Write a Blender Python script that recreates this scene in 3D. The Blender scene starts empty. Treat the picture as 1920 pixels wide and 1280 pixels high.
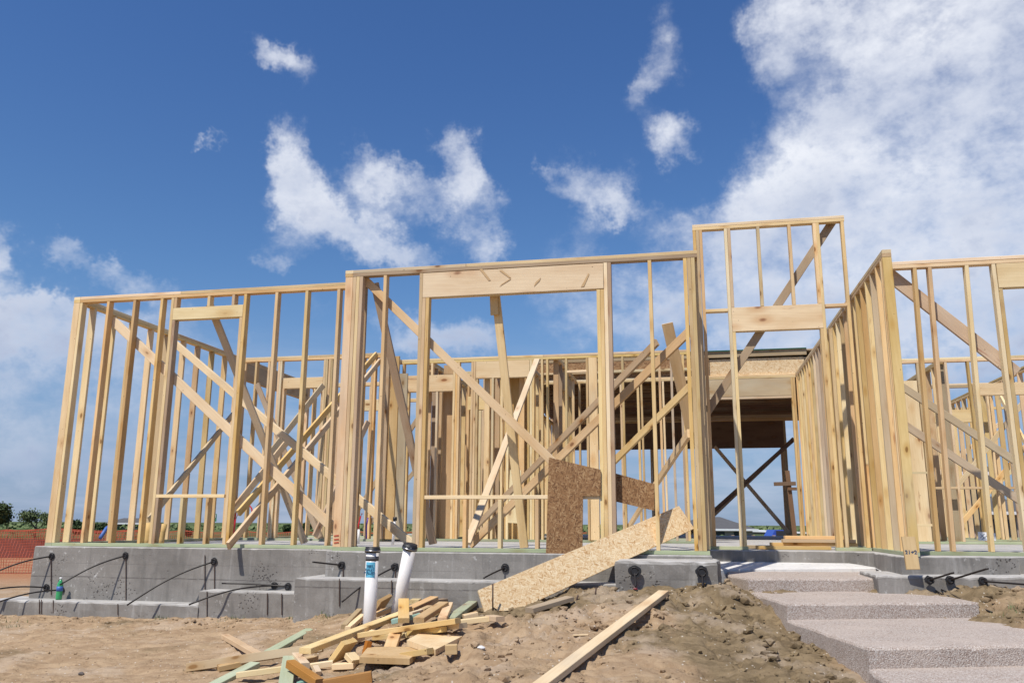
import bpy, math, random
import numpy as np
from mathutils import Vector, Matrix, noise as mnoise
random.seed(7)
sc = bpy.context.scene
R = math.radians
# ------------------------------------------------------------------ camera
F, PIT, ROL, HC = 1566.457, .2146639, .00523094, .28675621
AN = R(11.759)
uD = np.array([math.cos(AN), -math.sin(AN)]); vD = np.array([math.sin(AN), math.cos(AN)])
O2 = np.array([-1.84427, 9.08306])
cF = np.array([0, math.cos(PIT), math.sin(PIT)]); _u = np.array([0, -math.sin(PIT), math.cos(PIT)]); _x = np.array([1., 0, 0])
cR = _x*math.cos(ROL)+_u*math.sin(ROL); cU = -_x*math.sin(ROL)+_u*math.cos(ROL)
cam = bpy.data.cameras.new('camera'); camo = bpy.data.objects.new('camera', cam); sc.collection.objects.link(camo)
cam.sensor_width = 36; cam.lens = F/1920*36; cam.clip_start = .1; cam.clip_end = 5000
camo.matrix_world = Matrix(((cR[0], cU[0], -cF[0], 0), (cR[1], cU[1], -cF[1], 0), (cR[2], cU[2], -cF[2], HC), (0, 0, 0, 1)))
sc.camera = camo
sc.render.resolution_x = 1024; sc.render.resolution_y = 682
# ------------------------------------------------------------------ light
SUN_EL, SUN_AZ = R(57), R(24)          # azimuth: from the front wall's normal towards the left
hu, hv = -math.sin(SUN_AZ)*math.cos(SUN_EL), -math.cos(SUN_AZ)*math.cos(SUN_EL)
sxy = uD*hu+vD*hv
SUN = Vector((sxy[0], sxy[1], math.sin(SUN_EL)))
sl = bpy.data.lights.new('sun', 'SUN'); sl.energy = 5.0; sl.angle = R(.55); sl.color = (1, .95, .87)
so = bpy.data.objects.new('sun', sl); sc.collection.objects.link(so); so.rotation_euler = SUN.to_track_quat('Z', 'Y').to_euler(); so.location = (0, 0, 30)
sc.view_settings.view_transform = 'Standard'; sc.view_settings.look = 'None'; sc.view_settings.exposure = 0.0; sc.view_settings.gamma = 1
def ray(px, py): return cF+cR*(px-960)/F+cU*(640-py)/F
def lonlat(px, py):
    d = ray(px, py); return math.atan2(d[0], d[1]), math.atan2(d[2], math.hypot(d[0], d[1]))
w = bpy.data.worlds.new('World'); sc.world = w; w.use_nodes = True
class NT:
    def __init__(s, nt): s.t = nt; s.n = nt.nodes; s.l = nt.links
    def new(s, ty, **k):
        o = s.n.new(ty)
        for a, b in k.items(): setattr(o, a, b)
        return o
    def lk(s, a, b): s.l.new(a, b)
    def sock(s, inp, v):
        if hasattr(v, 'is_linked') or isinstance(v, bpy.types.NodeSocket): s.l.new(v, inp)
        else: inp.default_value = v
    def math(s, op, a, b=0., c=0., clamp=False):
        o = s.new('ShaderNodeMath', operation=op, use_clamp=clamp); s.sock(o.inputs[0], a); s.sock(o.inputs[1], b); s.sock(o.inputs[2], c); return o.outputs[0]
    def mr(s, v, a, b, c=0., d=1., smooth=True):
        o = s.new('ShaderNodeMapRange', interpolation_type='SMOOTHSTEP' if smooth else 'LINEAR')
        for i, x in enumerate((v, a, b, c, d)): s.sock(o.inputs[i], x)
        return o.outputs[0]
    def mix(s, f, a, b, mode='MIX'):
        o = s.new('ShaderNodeMix', data_type='RGBA', blend_type=mode, clamp_factor=True)
        s.sock(o.inputs[0], f); s.sock(o.inputs[6], a if not isinstance(a, tuple) else (*a, 1)[:4]); s.sock(o.inputs[7], b if not isinstance(b, tuple) else (*b, 1)[:4]); return o.outputs[2]
    def noise(s, v, sc_, det=4, rough=.55, dist=0., col=False):
        o = s.new('ShaderNodeTexNoise'); s.sock(o.inputs['Vector'], v); o.inputs['Scale'].default_value = sc_; o.inputs['Detail'].default_value = det
        o.inputs['Roughness'].default_value = rough; o.inputs['Distortion'].default_value = dist; return o.outputs['Color' if col else 'Fac']
    def mapping(s, v, loc=(0, 0, 0), rot=(0, 0, 0), scale=(1, 1, 1), ty='POINT'):
        o = s.new('ShaderNodeMapping', vector_type=ty); s.sock(o.inputs[0], v); o.inputs[1].default_value = loc; o.inputs[2].default_value = rot; o.inputs[3].default_value = scale; return o.outputs[0]
    def vmath(s, op, a, b=(0, 0, 0)):
        o = s.new('ShaderNodeVectorMath', operation=op); s.sock(o.inputs[0], a); s.sock(o.inputs[1], b); return o.outputs[1 if op in ('LENGTH', 'DISTANCE', 'DOT_PRODUCT') else 0]
    def ramp(s, f, stops):
        o = s.new('ShaderNodeValToRGB'); s.sock(o.inputs[0], f); e = o.color_ramp.elements
        while len(e) < len(stops): e.new(.5)
        for i, (p, c) in enumerate(stops): e[i].position = p; e[i].color = (*c, 1)
        return o.outputs[0]
def build_world():
    t = NT(w.node_tree); bg = t.n['Background']
    sky = t.new('ShaderNodeTexSky', sky_type='NISHITA', sun_disc=False, sun_elevation=SUN_EL, sun_rotation=math.atan2(SUN.x, SUN.y), altitude=300, air_density=1.0, dust_density=.6, ozone_density=2.4)
    tc = t.new('ShaderNodeTexCoord'); d = tc.outputs['Generated']
    sp = t.new('ShaderNodeSeparateXYZ'); t.lk(d, sp.inputs[0])
    lon = t.math('ARCTAN2', sp.outputs[0], sp.outputs[1])
    lat = t.math('ARCSINE', sp.outputs[2])
    cb = t.new('ShaderNodeCombineXYZ'); t.lk(lon, cb.inputs[0]); t.lk(lat, cb.inputs[1])
    # photograph-tall-clouds: centre, half-axes (in 1/1566 rad), rotation, weight
    K = 1/1566
    blobs = [  # px,py,a,b,rot(deg),weight
        (1770, 170, 380, 190, -50, .80), (1600, 440, 330, 170, -40, .88), (1900, 40, 280, 200, 0, .85), (1500, 300, 150, 110, -55, .55), (1480, 70, 100, 70, -60, .62), (1560, 20, 90, 60, 0, .5), (1850, 540, 280, 170, 0, .62), (1400, 470, 170, 110, -30, .62), (1500, 600, 260, 110, 0, .55), (1760, 420, 240, 120, -20, .8),
        (1265, 245, 66, 50, 0, .66), (1240, 85, 50, 80, 30, .38), (1190, 165, 38, 60, 20, .34), (1105, 350, 100, 66, 20, .66), (1160, 385, 60, 30, 0, .45), (1290, 430, 110, 70, -20, .42), (1010, 330, 30, 20, 0, .3), (1060, 440, 60, 40, 0, .22),
        (505, 70, 60, 34, 25, .40), (550, 100, 66, 38, 15, .42), (535, 290, 50, 70, 10, .60), (570, 350, 90, 70, 30, .78), (640, 420, 110, 60, 30, .80), (700, 310, 62, 46, 50, .60), (745, 345, 50, 34, 30, .5), (740, 472, 90, 36, 8, .74), (850, 320, 50, 66, -15, .66), (860, 385, 86, 40, 0, .66), (700, 400, 120, 50, 10, .34), (935, 455, 42, 46, 60, .50), (880, 440, 60, 30, 0, .25), (513, 503, 36, 24, 20, .50), (130, 490, 46, 22, 45, .40), (380, 265, 20, 14, 0, .34), (850, 650, 95, 52, 10, .85), (750, 640, 80, 45, 0, .48), (560, 450, 70, 50, 0, .4),
        (8, 480, 44, 62, 0, .62), (60, 615, 180, 52, 10, .92), (100, 590, 90, 26, 14, .5), (240, 550, 66, 30, 10, .60), (320, 600, 60, 40, 0, .35), (140, 770, 300, 70, 0, .42), (60, 860, 330, 50, 0, .34), (330, 680, 120, 60, 0, .36), (1190, 590, 200, 90, 0, .50), (1090, 500, 80, 40, 0, .3), (480, 640, 90, 40, 0, .30), (640, 600, 120, 40, 0, .22), (1800, 640, 260, 70, 0, .45), (1450, 880, 200, 60, 0, .3),
        (-500, 600, 420, 200, 10, .8), (2500, 400, 500, 300, 10, .8), (-900, 0, 300, 160, 20, .6)]
    wn = t.noise(cb.outputs[0], 5.5, 6, .68, 0, True); wv = t.vmath('SUBTRACT', wn, (.5, .5, .5)); 
    sc1 = t.new('ShaderNodeVectorMath', operation='SCALE'); t.lk(wv, sc1.inputs[0]); sc1.inputs[3].default_value = .19
    P = t.vmath('ADD', cb.outputs[0], sc1.outputs[0]); 
    fl = t.vmath('MULTIPLY', P, (1, 1, 0))
    tot = None
    for (px, py, a, b, rot, wt) in blobs:
        lo, la = lonlat(px, py)
        m = t.mapping(fl, (lo, la, 0), (0, 0, R(-rot)), (a*K, b*K, 1), 'TEXTURE')
        L = t.vmath('LENGTH', m)
        f = t.mr(L, 1.5, .0, 0, wt)
        tot = f if tot is None else t.math('ADD', tot, f)
    tot = t.math('MINIMUM', tot, .84)
    n1 = t.noise(t.mapping(d, (3.1, .2, 1.7), (0, 0, 0), (1, 1, 1.5)), 6.5, 8, .66, .0)
    n2 = t.noise(t.mapping(d, (0, 5, 2), (0, .3, 0), (1, 1, 1.3)), 21, 4, .65, 0)
    nst = t.noise(t.mapping(d, (2, 7, 1), (0, 0, 0), (1, 1, 7)), 5, 5, .6, 0)
    dens = t.math('ADD', tot, t.math('MULTIPLY', t.math('SUBTRACT', n1, .5), 1.5))
    dens = t.math('ADD', dens, t.math('MULTIPLY', t.math('SUBTRACT', n2, .5), 1.15))
    gate = t.mr(tot, .03, .34, 0, 1)
    alpha = t.math('MULTIPLY', t.math('POWER', t.mr(dens, .0, 1.0, 0, 1, False), 1.5), gate)
    strat = t.math('MULTIPLY', t.mr(nst, .36, .72, 0, .60), t.mr(lat, .24, .08, 0, 1))
    alpha = t.math('MAXIMUM', alpha, strat)
    # bright tops, grey cores and undersides
    sh = t.noise(t.mapping(d, (8, 1, 4), (0, 0, 0), (1, 1, 2.2)), 5.5, 4, .58, 0)
    shade = t.math('ADD', t.mr(dens, .60, 1.3, .05, .62), t.math('MULTIPLY', t.math('SUBTRACT', sh, .48), 1.6), clamp=True)
    low = t.mr(lat, .04, .42, 1.25, 0)
    shade = t.math('MINIMUM', t.math('ADD', shade, t.math('MULTIPLY', low, .6)), 1.0)
    cc = t.mix(shade, (CB, CB*1.02, CB*1.07), (CB*.46, CB*.53, CB*.70))
    tint = t.mix(t.mr(lat, .12, .60, 0, 1), SKLO, SKHI)
    skyc = t.mix(1.0, sky.outputs[0], tint, 'MULTIPLY')
    skyc = t.mix(t.mr(lat, .0, .30, .75, 0), skyc, (1.95, 2.65, 4.4))
    col = t.mix(t.math('MULTIPLY', alpha, .94), skyc, cc)
    t.lk(col, bg.inputs[0]); bg.inputs[1].default_value = .118
CB = 8.3; SKLO = (.62, .83, 1.0); SKHI = (.50, .75, 1.08)
build_world()
# ------------------------------------------------------------------ coordinates
def H(U, V, z=0.): 
    p = O2+uD*U+vD*V; return Vector((p[0], p[1], z))
def toH(X):
    a = np.array([X[0], X[1]])-O2; return (float(a@uD), float(a@vD), float(X[2]))
def onV(px, py, V0):
    d = ray(px, py); t = (V0+O2@vD)/(d[:2]@vD); X = d*t; X[2] += HC; return toH(X)
def onU(px, py, U0):
    d = ray(px, py); t = (U0+O2@uD)/(d[:2]@uD); X = d*t; X[2] += HC; return toH(X)
def onZ(px, py, z):
    d = ray(px, py); t = (z-HC)/d[2]; X = d*t; return Vector((X[0], X[1], z))
HM = Matrix.Rotation(-AN, 4, 'Z')
# ------------------------------------------------------------------ materials
def mat(name, rough=.8, spec=.3):
    m = bpy.data.materials.new(name); m.use_nodes = True; t = NT(m.node_tree); b = t.n['Principled BSDF']
    b.inputs['Roughness'].default_value = rough; b.inputs['Specular IOR Level'].default_value = spec
    return m, t, b
def plain(name, col, rough=.6, spec=.4, metal=0., amp=.12, scale=8):
    m, t, b = mat(name, rough, spec); tc = t.new('ShaderNodeTexCoord'); n = t.noise(tc.outputs['Object'], scale, 5)
    c = t.mix(n, tuple(x*(1-amp*2) for x in col), tuple(min(1, x*(1+amp)) for x in col)); t.lk(c, b.inputs[0]); b.inputs['Metallic'].default_value = metal
    return m
def wood(name, c1, c2, knot=(.22, .11, .045), kscale=1., var=.32, stain=0.):
    m, t, b = mat(name, .72, .25)
    tc = t.new('ShaderNodeTexCoord'); oi = t.new('ShaderNodeObjectInfo'); rnd = oi.outputs['Random']
    off = t.new('ShaderNodeCombineXYZ')
    for i, k in enumerate((13.7, 7.1, 31.3)): t.lk(t.math('MULTIPLY', rnd, k), off.inputs[i])
    p = t.vmath('ADD', tc.outputs['Object'], off.outputs[0])
    # long grain: stretched strongly along local z
    warp = t.noise(t.mapping(p, scale=(3, 3, .6)), 2.5, 3, .5, 0, True)
    pw = t.vmath('ADD', p, t.vmath('MULTIPLY', t.vmath('SUBTRACT', warp, (.5, .5, .5)), (.05, .05, .0)))
    rings = t.new('ShaderNodeTexWave', wave_type='BANDS', bands_direction='DIAGONAL', wave_profile='SAW')
    t.lk(t.mapping(pw, scale=(1, 1, .05)), rings.inputs[0]); rings.inputs['Scale'].default_value = 16; rings.inputs['Distortion'].default_value = 3.5; rings.inputs['Detail'].default_value = 3
    fine = t.noise(t.mapping(p, scale=(1, 1, .03)), 120, 4, .6)
    blot = t.noise(t.mapping(p, scale=(3, 3, .8)), 1.6, 4, .55)
    c = t.mix(t.mr(blot, .3, .75), c1, c2)
    g = t.math('ADD', t.math('MULTIPLY', rings.outputs['Fac'], .20), t.math('MULTIPLY', fine, .30))
    c = t.mix(t.math('MULTIPLY', g, .62), c, tuple(x*y for x, y in zip(c2, (.62, .52, .42))))
    # knots
    vo = t.new('ShaderNodeTexVoronoi', voronoi_dimensions='3D', feature='F1'); t.lk(t.mapping(pw, scale=(5*kscale, 5*kscale, 2.3*kscale)), vo.inputs['Vector']); vo.inputs['Scale'].default_value = 1.35
    km = t.mr(vo.outputs['Distance'], .125, .06, 0, .92); halo = t.mr(vo.outputs['Distance'], .34, .10, 0, .5)
    c = t.mix(halo, c, tuple(x*y for x, y in zip(c2, (.78, .6, .42)))); c = t.mix(km, c, knot)
    # bark edges and pitch streaks on some boards
    stn = t.noise(t.mapping(p, (3, 9, 1), scale=(14, 14, 1.1)), 1.2, 4, .6)
    c = t.mix(t.mr(stn, .66, .74, 0, .62), c, (.26, .10, .045)); c = t.mix(t.mr(t.noise(t.mapping(p, (7, 2, 5), scale=(2, 2, .7)), 1.1, 3, .5), .58, .70, 0, .35), c, (.42, .36, .27))
    # nail heads and small stains
    v2 = t.new('ShaderNodeTexVoronoi', feature='F1'); t.lk(p, v2.inputs['Vector']); v2.inputs['Scale'].default_value = 8.5
    c = t.mix(t.mr(v2.outputs['Distance'], .065, .035, 0, .75), c, (.12, .06, .03))
    if stain: c = t.mix(t.mr(t.noise(p, 3.1, 5, .6), .62, .78, 0, stain), c, (.10, .09, .08))
    hs = t.new('ShaderNodeHueSaturation'); t.lk(c, hs.inputs['Color'])
    t.lk(t.math('ADD', 0.5-.010, t.math('MULTIPLY', t.math('FRACT', t.math('MULTIPLY', rnd, 17.3)), .022)), hs.inputs['Hue'])
    t.lk(t.math('ADD', 1-var*.72, t.math('MULTIPLY', t.math('FRACT', t.math('MULTIPLY', rnd, 41.7)), var*1.3)), hs.inputs['Value'])
    t.lk(t.math('ADD', .91, t.math('MULTIPLY', t.math('FRACT', t.math('MULTIPLY', rnd, 7.7)), .26)), hs.inputs['Saturation'])
    t.lk(hs.outputs[0], b.inputs[0])
    bp = t.new('ShaderNodeBump'); bp.inputs['Strength'].default_value = .25; bp.inputs['Distance'].default_value = .004; t.lk(g, bp.inputs['Height']); t.lk(bp.outputs[0], b.inputs['Normal'])
    return m
PINE = wood('pine_lumber', (.74, .55, .31), (.57, .385, .185))
PALE = wood('pale_pine_lumber', (.78, .63, .41), (.66, .49, .28), kscale=.8)
ORNG = wood('orange_pine_lumber', (.55, .29, .125), (.42, .19, .07), kscale=.8)
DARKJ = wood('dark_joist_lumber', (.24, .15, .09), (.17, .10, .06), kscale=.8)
TREAT = wood('treated_green_lumber', (.44, .47, .32), (.34, .39, .26), kscale=.8)
TEAL = wood('teal_treated_lumber', (.30, .47, .40), (.22, .38, .32), kscale=.8)
HDR = wood('header_lumber', (.80, .65, .40), (.66, .49, .265), knot=(.26, .12, .045), kscale=.55, var=.1)
GREY = wood('weathered_lumber', (.52, .41, .28), (.42, .31, .20), kscale=.8)
def concrete(name, c1, c2, pits=1., joint=True):
    m, t, b = mat(name, .9, .2); tc = t.new('ShaderNodeTexCoord'); p = tc.outputs['Object']
    n = t.noise(p, 1.3, 7, .62); n2 = t.noise(t.mapping(p, scale=(1, 1, .35)), 6, 6, .65, .4); n3 = t.noise(p, 60, 5, .7)
    c = t.mix(t.mr(n, .3, .7), c1, c2); c = t.mix(t.mr(n2, .48, .78, 0, .5), c, tuple(x*1.32 for x in c1)); c = t.mix(t.mr(n2, .45, .22, 0, .45), c, tuple(x*.72 for x in c2))
    c = t.mix(t.math('MULTIPLY', n3, .35), c, tuple(x*.6 for x in c2))
    # clustered bug holes
    vo = t.new('ShaderNodeTexVoronoi', feature='F1'); t.lk(t.vmath('ADD', p, t.vmath('MULTIPLY', t.noise(p, 7, 2, .5, 0, True), (.12, .12, .12))), vo.inputs['Vector']); vo.inputs['Scale'].default_value = 30
    cl = t.mr(t.noise(t.mapping(p, (4, 2, 9)), 2.1, 3, .55), .57, .66)
    pit = t.math('MULTIPLY', t.math('MULTIPLY', t.mr(vo.outputs['Distance'], .32, .2), cl), pits)
    c = t.mix(t.math('MULTIPLY', pit, .8), c, (.07, .06, .055))
    # pale lime splashes
    sp = t.math('MULTIPLY', t.mr(t.noise(p, 16, 5, .7), .58, .70), t.mr(t.noise(p, 1.7, 2), .42, .62)); c = t.mix(t.math('MULTIPLY', sp, .65), c, (.66, .65, .62))
    # vertical drip streaks and soil splash
    dr = t.noise(t.mapping(p, (2, 5, 3), scale=(1, 1, .09)), 9, 5, .65); c = t.mix(t.mr(dr, .54, .72, 0, .38), c, (.44, .425, .40)); c = t.mix(t.mr(dr, .44, .30, 0, .35), c, (.12, .115, .105))
    # form board cold joint
    if joint:
        s = t.new('ShaderNodeSeparateXYZ'); t.lk(t.vmath('ADD', p, t.vmath('MULTIPLY', t.noise(p, 3, 4, .6, 0, True), (0, 0, .03))), s.inputs[0])
        for z, wd, k in ((-.33, .010, .7), (-.175, .004, .35)):
            dd = t.math('ABSOLUTE', t.math('SUBTRACT', s.outputs[2], z)); c = t.mix(t.math('MULTIPLY', t.mr(dd, wd, .002, 0, k), t.mr(n2, .35, .55)), c, (.09, .08, .075))
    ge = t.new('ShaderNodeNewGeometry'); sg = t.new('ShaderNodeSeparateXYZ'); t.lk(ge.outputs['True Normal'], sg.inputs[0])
    c = t.mix(t.math('MULTIPLY', t.mr(sg.outputs[2], .35, .8), t.mr(n2, .2, .6, .35 if pits else 0, .9 if pits else .01)), c, (.47, .455, .43))      # up-facing faces mixed towards a paler grey
    t.lk(c, b.inputs[0])
    h = t.math('SUBTRACT', t.math('ADD', t.math('MULTIPLY', n3, .3), t.math('MULTIPLY', n2, .8)), t.math('MULTIPLY', pit, .9))
    bp = t.new('ShaderNodeBump'); bp.inputs['Strength'].default_value = .8; bp.inputs['Distance'].default_value = .012; t.lk(h, bp.inputs['Height']); t.lk(bp.outputs[0], b.inputs['Normal'])
    return m
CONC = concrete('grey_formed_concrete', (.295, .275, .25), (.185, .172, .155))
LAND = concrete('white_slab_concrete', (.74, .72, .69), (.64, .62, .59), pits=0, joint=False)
def aggregate():
    m, t, b = mat('exposed_aggregate_concrete', .85, .25); tc = t.new('ShaderNodeTexCoord'); p = tc.outputs['Object']
    vo = t.new('ShaderNodeTexVoronoi', feature='F1'); t.lk(p, vo.inputs['Vector']); vo.inputs['Scale'].default_value = 150
    sep = t.new('ShaderNodeSeparateColor'); t.lk(vo.outputs['Color'], sep.inputs[0])
    c = t.ramp(sep.outputs[0], [(0, (.20, .14, .11)), (.25, (.34, .255, .205)), (.5, (.43, .35, .295)), (.75, (.50, .435, .38)), (.94, (.59, .54, .49)), (1, (.66, .62, .57))])
    c = t.mix(t.mr(vo.outputs['Distance'], .45, .75, 0, .7), c, (.38, .335, .295))
    c = t.mix(t.mr(t.noise(p, 2.2, 5, .6), .35, .75, 0, .5), c, (.52, .435, .37))
    t.lk(c, b.inputs[0]); bp = t.new('ShaderNodeBump'); bp.inputs['Strength'].default_value = .9; bp.inputs['Distance'].default_value = .004; bp.invert = True
    t.lk(vo.outputs['Distance'], bp.inputs['Height']); t.lk(bp.outputs[0], b.inputs['Normal']); return m
AGG = aggregate()
def osb(name, pal):
    m, t, b = mat(name, .7, .3); tc = t.new('ShaderNodeTexCoord'); p = tc.outputs['Object']
    c = None; hts = None
    wn = t.vmath('MULTIPLY', t.vmath('SUBTRACT', t.noise(p, 9, 2, .5, 0, True), (.5, .5, .5)), (.05, .05, .05)); p2 = t.vmath('ADD', p, wn)
    for i, (rot, s) in enumerate(((25, (17, 92, 30)), (-35, (19, 88, 30)), (80, (20, 96, 30)), (-70, (22, 100, 30)), (5, (24, 108, 30)))):
        mp = t.mapping(p2, (i*3.3, i*1.7, 0), (0, 0, R(rot)), (1, 1, 1)); mp = t.vmath('MULTIPLY', mp, s)
        vo = t.new('ShaderNodeTexVoronoi', feature='F1'); t.lk(mp, vo.inputs['Vector']); vo.inputs['Scale'].default_value = 1.
        sp = t.new('ShaderNodeSeparateColor'); t.lk(vo.outputs['Color'], sp.inputs[0])
        ci = t.ramp(sp.outputs[1], pal)
        if c is None: c = ci; hts = sp.outputs[0]
        else:
            f = t.math('MULTIPLY', t.math('GREATER_THAN', sp.outputs[0], .62), t.mr(vo.outputs['Distance'], .62, .5)); c = t.mix(f, c, ci); hts = t.mix(f, hts, sp.outputs[2])
    c = t.mix(t.math('MULTIPLY', t.noise(p, 160, 3), .4), c, tuple(x*.5 for x in pal[0][1]))
    t.lk(c, b.inputs[0]); bp = t.new('ShaderNodeBump'); bp.inputs['Strength'].default_value = .35; bp.inputs['Distance'].default_value = .004; t.lk(hts, bp.inputs['Height']); t.lk(bp.outputs[0], b.inputs['Normal'])
    return m
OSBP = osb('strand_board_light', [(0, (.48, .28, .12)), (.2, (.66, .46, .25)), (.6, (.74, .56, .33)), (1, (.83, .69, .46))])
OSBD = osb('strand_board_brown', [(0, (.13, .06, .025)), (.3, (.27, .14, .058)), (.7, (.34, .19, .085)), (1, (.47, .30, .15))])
BLACK = plain('black_rubber', (.02, .02, .022), .5); STEEL = plain('dark_cable_sheath', (.018, .013, .011), .45); PVC = plain('white_plastic_pipe', (.80, .77, .74), .35, .5, amp=.06, scale=6)
RUST = plain('rusty_rod', (.07, .04, .03), .8); GLASSG = plain('green_plastic', (.04, .33, .12), .2, .6); WHITE = plain('white_plastic', (.75, .75, .75), .5); BLUE = plain('blue_label', (.06, .14, .42), .5)
CYAN = plain('light_blue_sticker', (.14, .50, .70), .6); INK = plain('dark_blue_ink', (.015, .06, .14), .7); GREYT = plain('dark_grey_tape', (.09, .09, .10), .6); REDP = plain('red_plastic_tube', (.55, .02, .03), .35); PURP = plain('purple_plastic_tube', (.10, .03, .30), .35)
PAPER = plain('white_paper', (.8, .8, .8), .8, amp=.03); KRAFT = plain('yellow_kraft_paper', (.62, .42, .17), .75); GPAINT = plain('green_marking', (.03, .22, .10), .7)
ORN = plain('orange_plastic_mesh', (.40, .085, .04), .7); MAROON = plain('maroon_silt_fabric', (.20, .06, .045), .9); BLUEF = plain('blue_membrane', (.02, .045, .16), .5); GREENF = plain('green_membrane', (.02, .10, .06), .6)
ROOFM = plain('grey_shingles', (.10, .098, .10), .9, scale=2); BRICK = plain('pale_brick', (.42, .33, .28), .9, scale=1); WROOF = plain('white_metal_roof', (.8, .8, .8), .5); DARKF = plain('dark_window', (.03, .035, .04), .2)
BARK = plain('tree_bark', (.10, .085, .065), .9)
def foliage(name, a, b_):
    m, t, b = mat(name, .7, .2); oi = t.new('ShaderNodeNewGeometry'); c = t.mix(oi.outputs['Random Per Island'], a, b_); t.lk(c, b.inputs[0]); return m
LEAF = foliage('sparse_olive_leaves', (.075, .11, .035), (.16, .20, .09)); LEAFD = foliage('dark_oak_leaves', (.03, .05, .018), (.07, .10, .035))
# ------------------------------------------------------------------ objects
C = sc.collection
def meshobj(name, verts, faces, m, parent=None, smooth=False, mw=None):
    me = bpy.data.meshes.new(name); me.from_pydata([tuple(v) for v in verts], [], faces); me.materials.append(m)
    if smooth:
        for p in me.polygons: p.use_smooth = True
    o = bpy.data.objects.new(name, me); C.objects.link(o)
    mw = mw or Matrix.Identity(4)
    if parent is not None:
        o.parent = parent; o.matrix_local = MW[parent.name].inverted() @ mw
    else: o.matrix_world = mw
    MW[o.name] = mw
    return o
MW = {}
def thing(name, label, cat, loc=(0, 0, 0), group=None, rot=None):
    o = bpy.data.objects.new(name, None); C.objects.link(o); o.empty_display_size = .3
    mw = Matrix.Translation(loc) @ (rot or HM); o.matrix_world = mw; MW[o.name] = mw
    return tag(o, label, cat, group)
def tag(o, label=None, cat=None, group=None, kind=None):
    if label: o['label'] = label
    if cat: o['category'] = cat
    if group: o['group'] = group
    if kind: o['kind'] = kind
    return o
def struct(name, verts, faces, m, smooth=False): return tag(meshobj(name, verts, faces, m, smooth=smooth), kind='structure')
def board_mesh(w_, t_, L, ch=.0028, taper=None):
    hw, ht = w_/2, t_/2; ch = min(ch, ht*.4)
    prof = [(-hw+ch, -ht), (hw-ch, -ht), (hw, -ht+ch), (hw, ht-ch), (hw-ch, ht), (-hw+ch, ht), (-hw, ht-ch), (-hw, -ht+ch)]
    n = 1 if L < 1.2 else 3
    v = []; bow = (random.uniform(-1, 1)*.0012*L, random.uniform(-1, 1)*.0012*L)
    for k in range(n+1):
        s = k/n; bx, by = bow[0]*4*s*(1-s), bow[1]*4*s*(1-s)
        z0 = L*s
        for x, y in prof:
            dz = 0
            if taper and k == 0: dz = x*taper[0]
            if taper and k == n: dz = x*taper[1]
            v.append((x+bx, y+by, z0+dz))
    f = []
    for k in range(n):
        for i in range(8): j = (i+1) % 8; f.append((k*8+i, k*8+j, k*8+8+j, k*8+8+i))
    f.append(tuple(range(7, -1, -1))); f.append(tuple(n*8+i for i in range(8)))
    return v, f
def boardW(name, a, b, w_, t_, wdir, m, parent=None, taper=None):
    """board from a to b (world), w_ along wdir, t_ across"""
    a = Vector(a); b = Vector(b); z = (b-a); L = z.length; z.normalize(); x = Vector(wdir); x = (x-z*x.dot(z)).normalized(); y = z.cross(x)
    M = Matrix(((x.x, y.x, z.x, a.x), (x.y, y.y, z.y, a.y), (x.z, y.z, z.z, a.z), (0, 0, 0, 1)))
    v, f = board_mesh(w_, t_, L, taper=taper)
    return meshobj(name, v, f, m, parent, mw=M)
uW, vW, zW = Vector((*uD, 0)), Vector((*vD, 0)), Vector((0, 0, 1))
S, D4, D6 = .038, .089, .14      # dressed lumber
def pick(): return PINE if random.random() < .8 else (PALE if random.random() < .6 else GREY)
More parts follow.
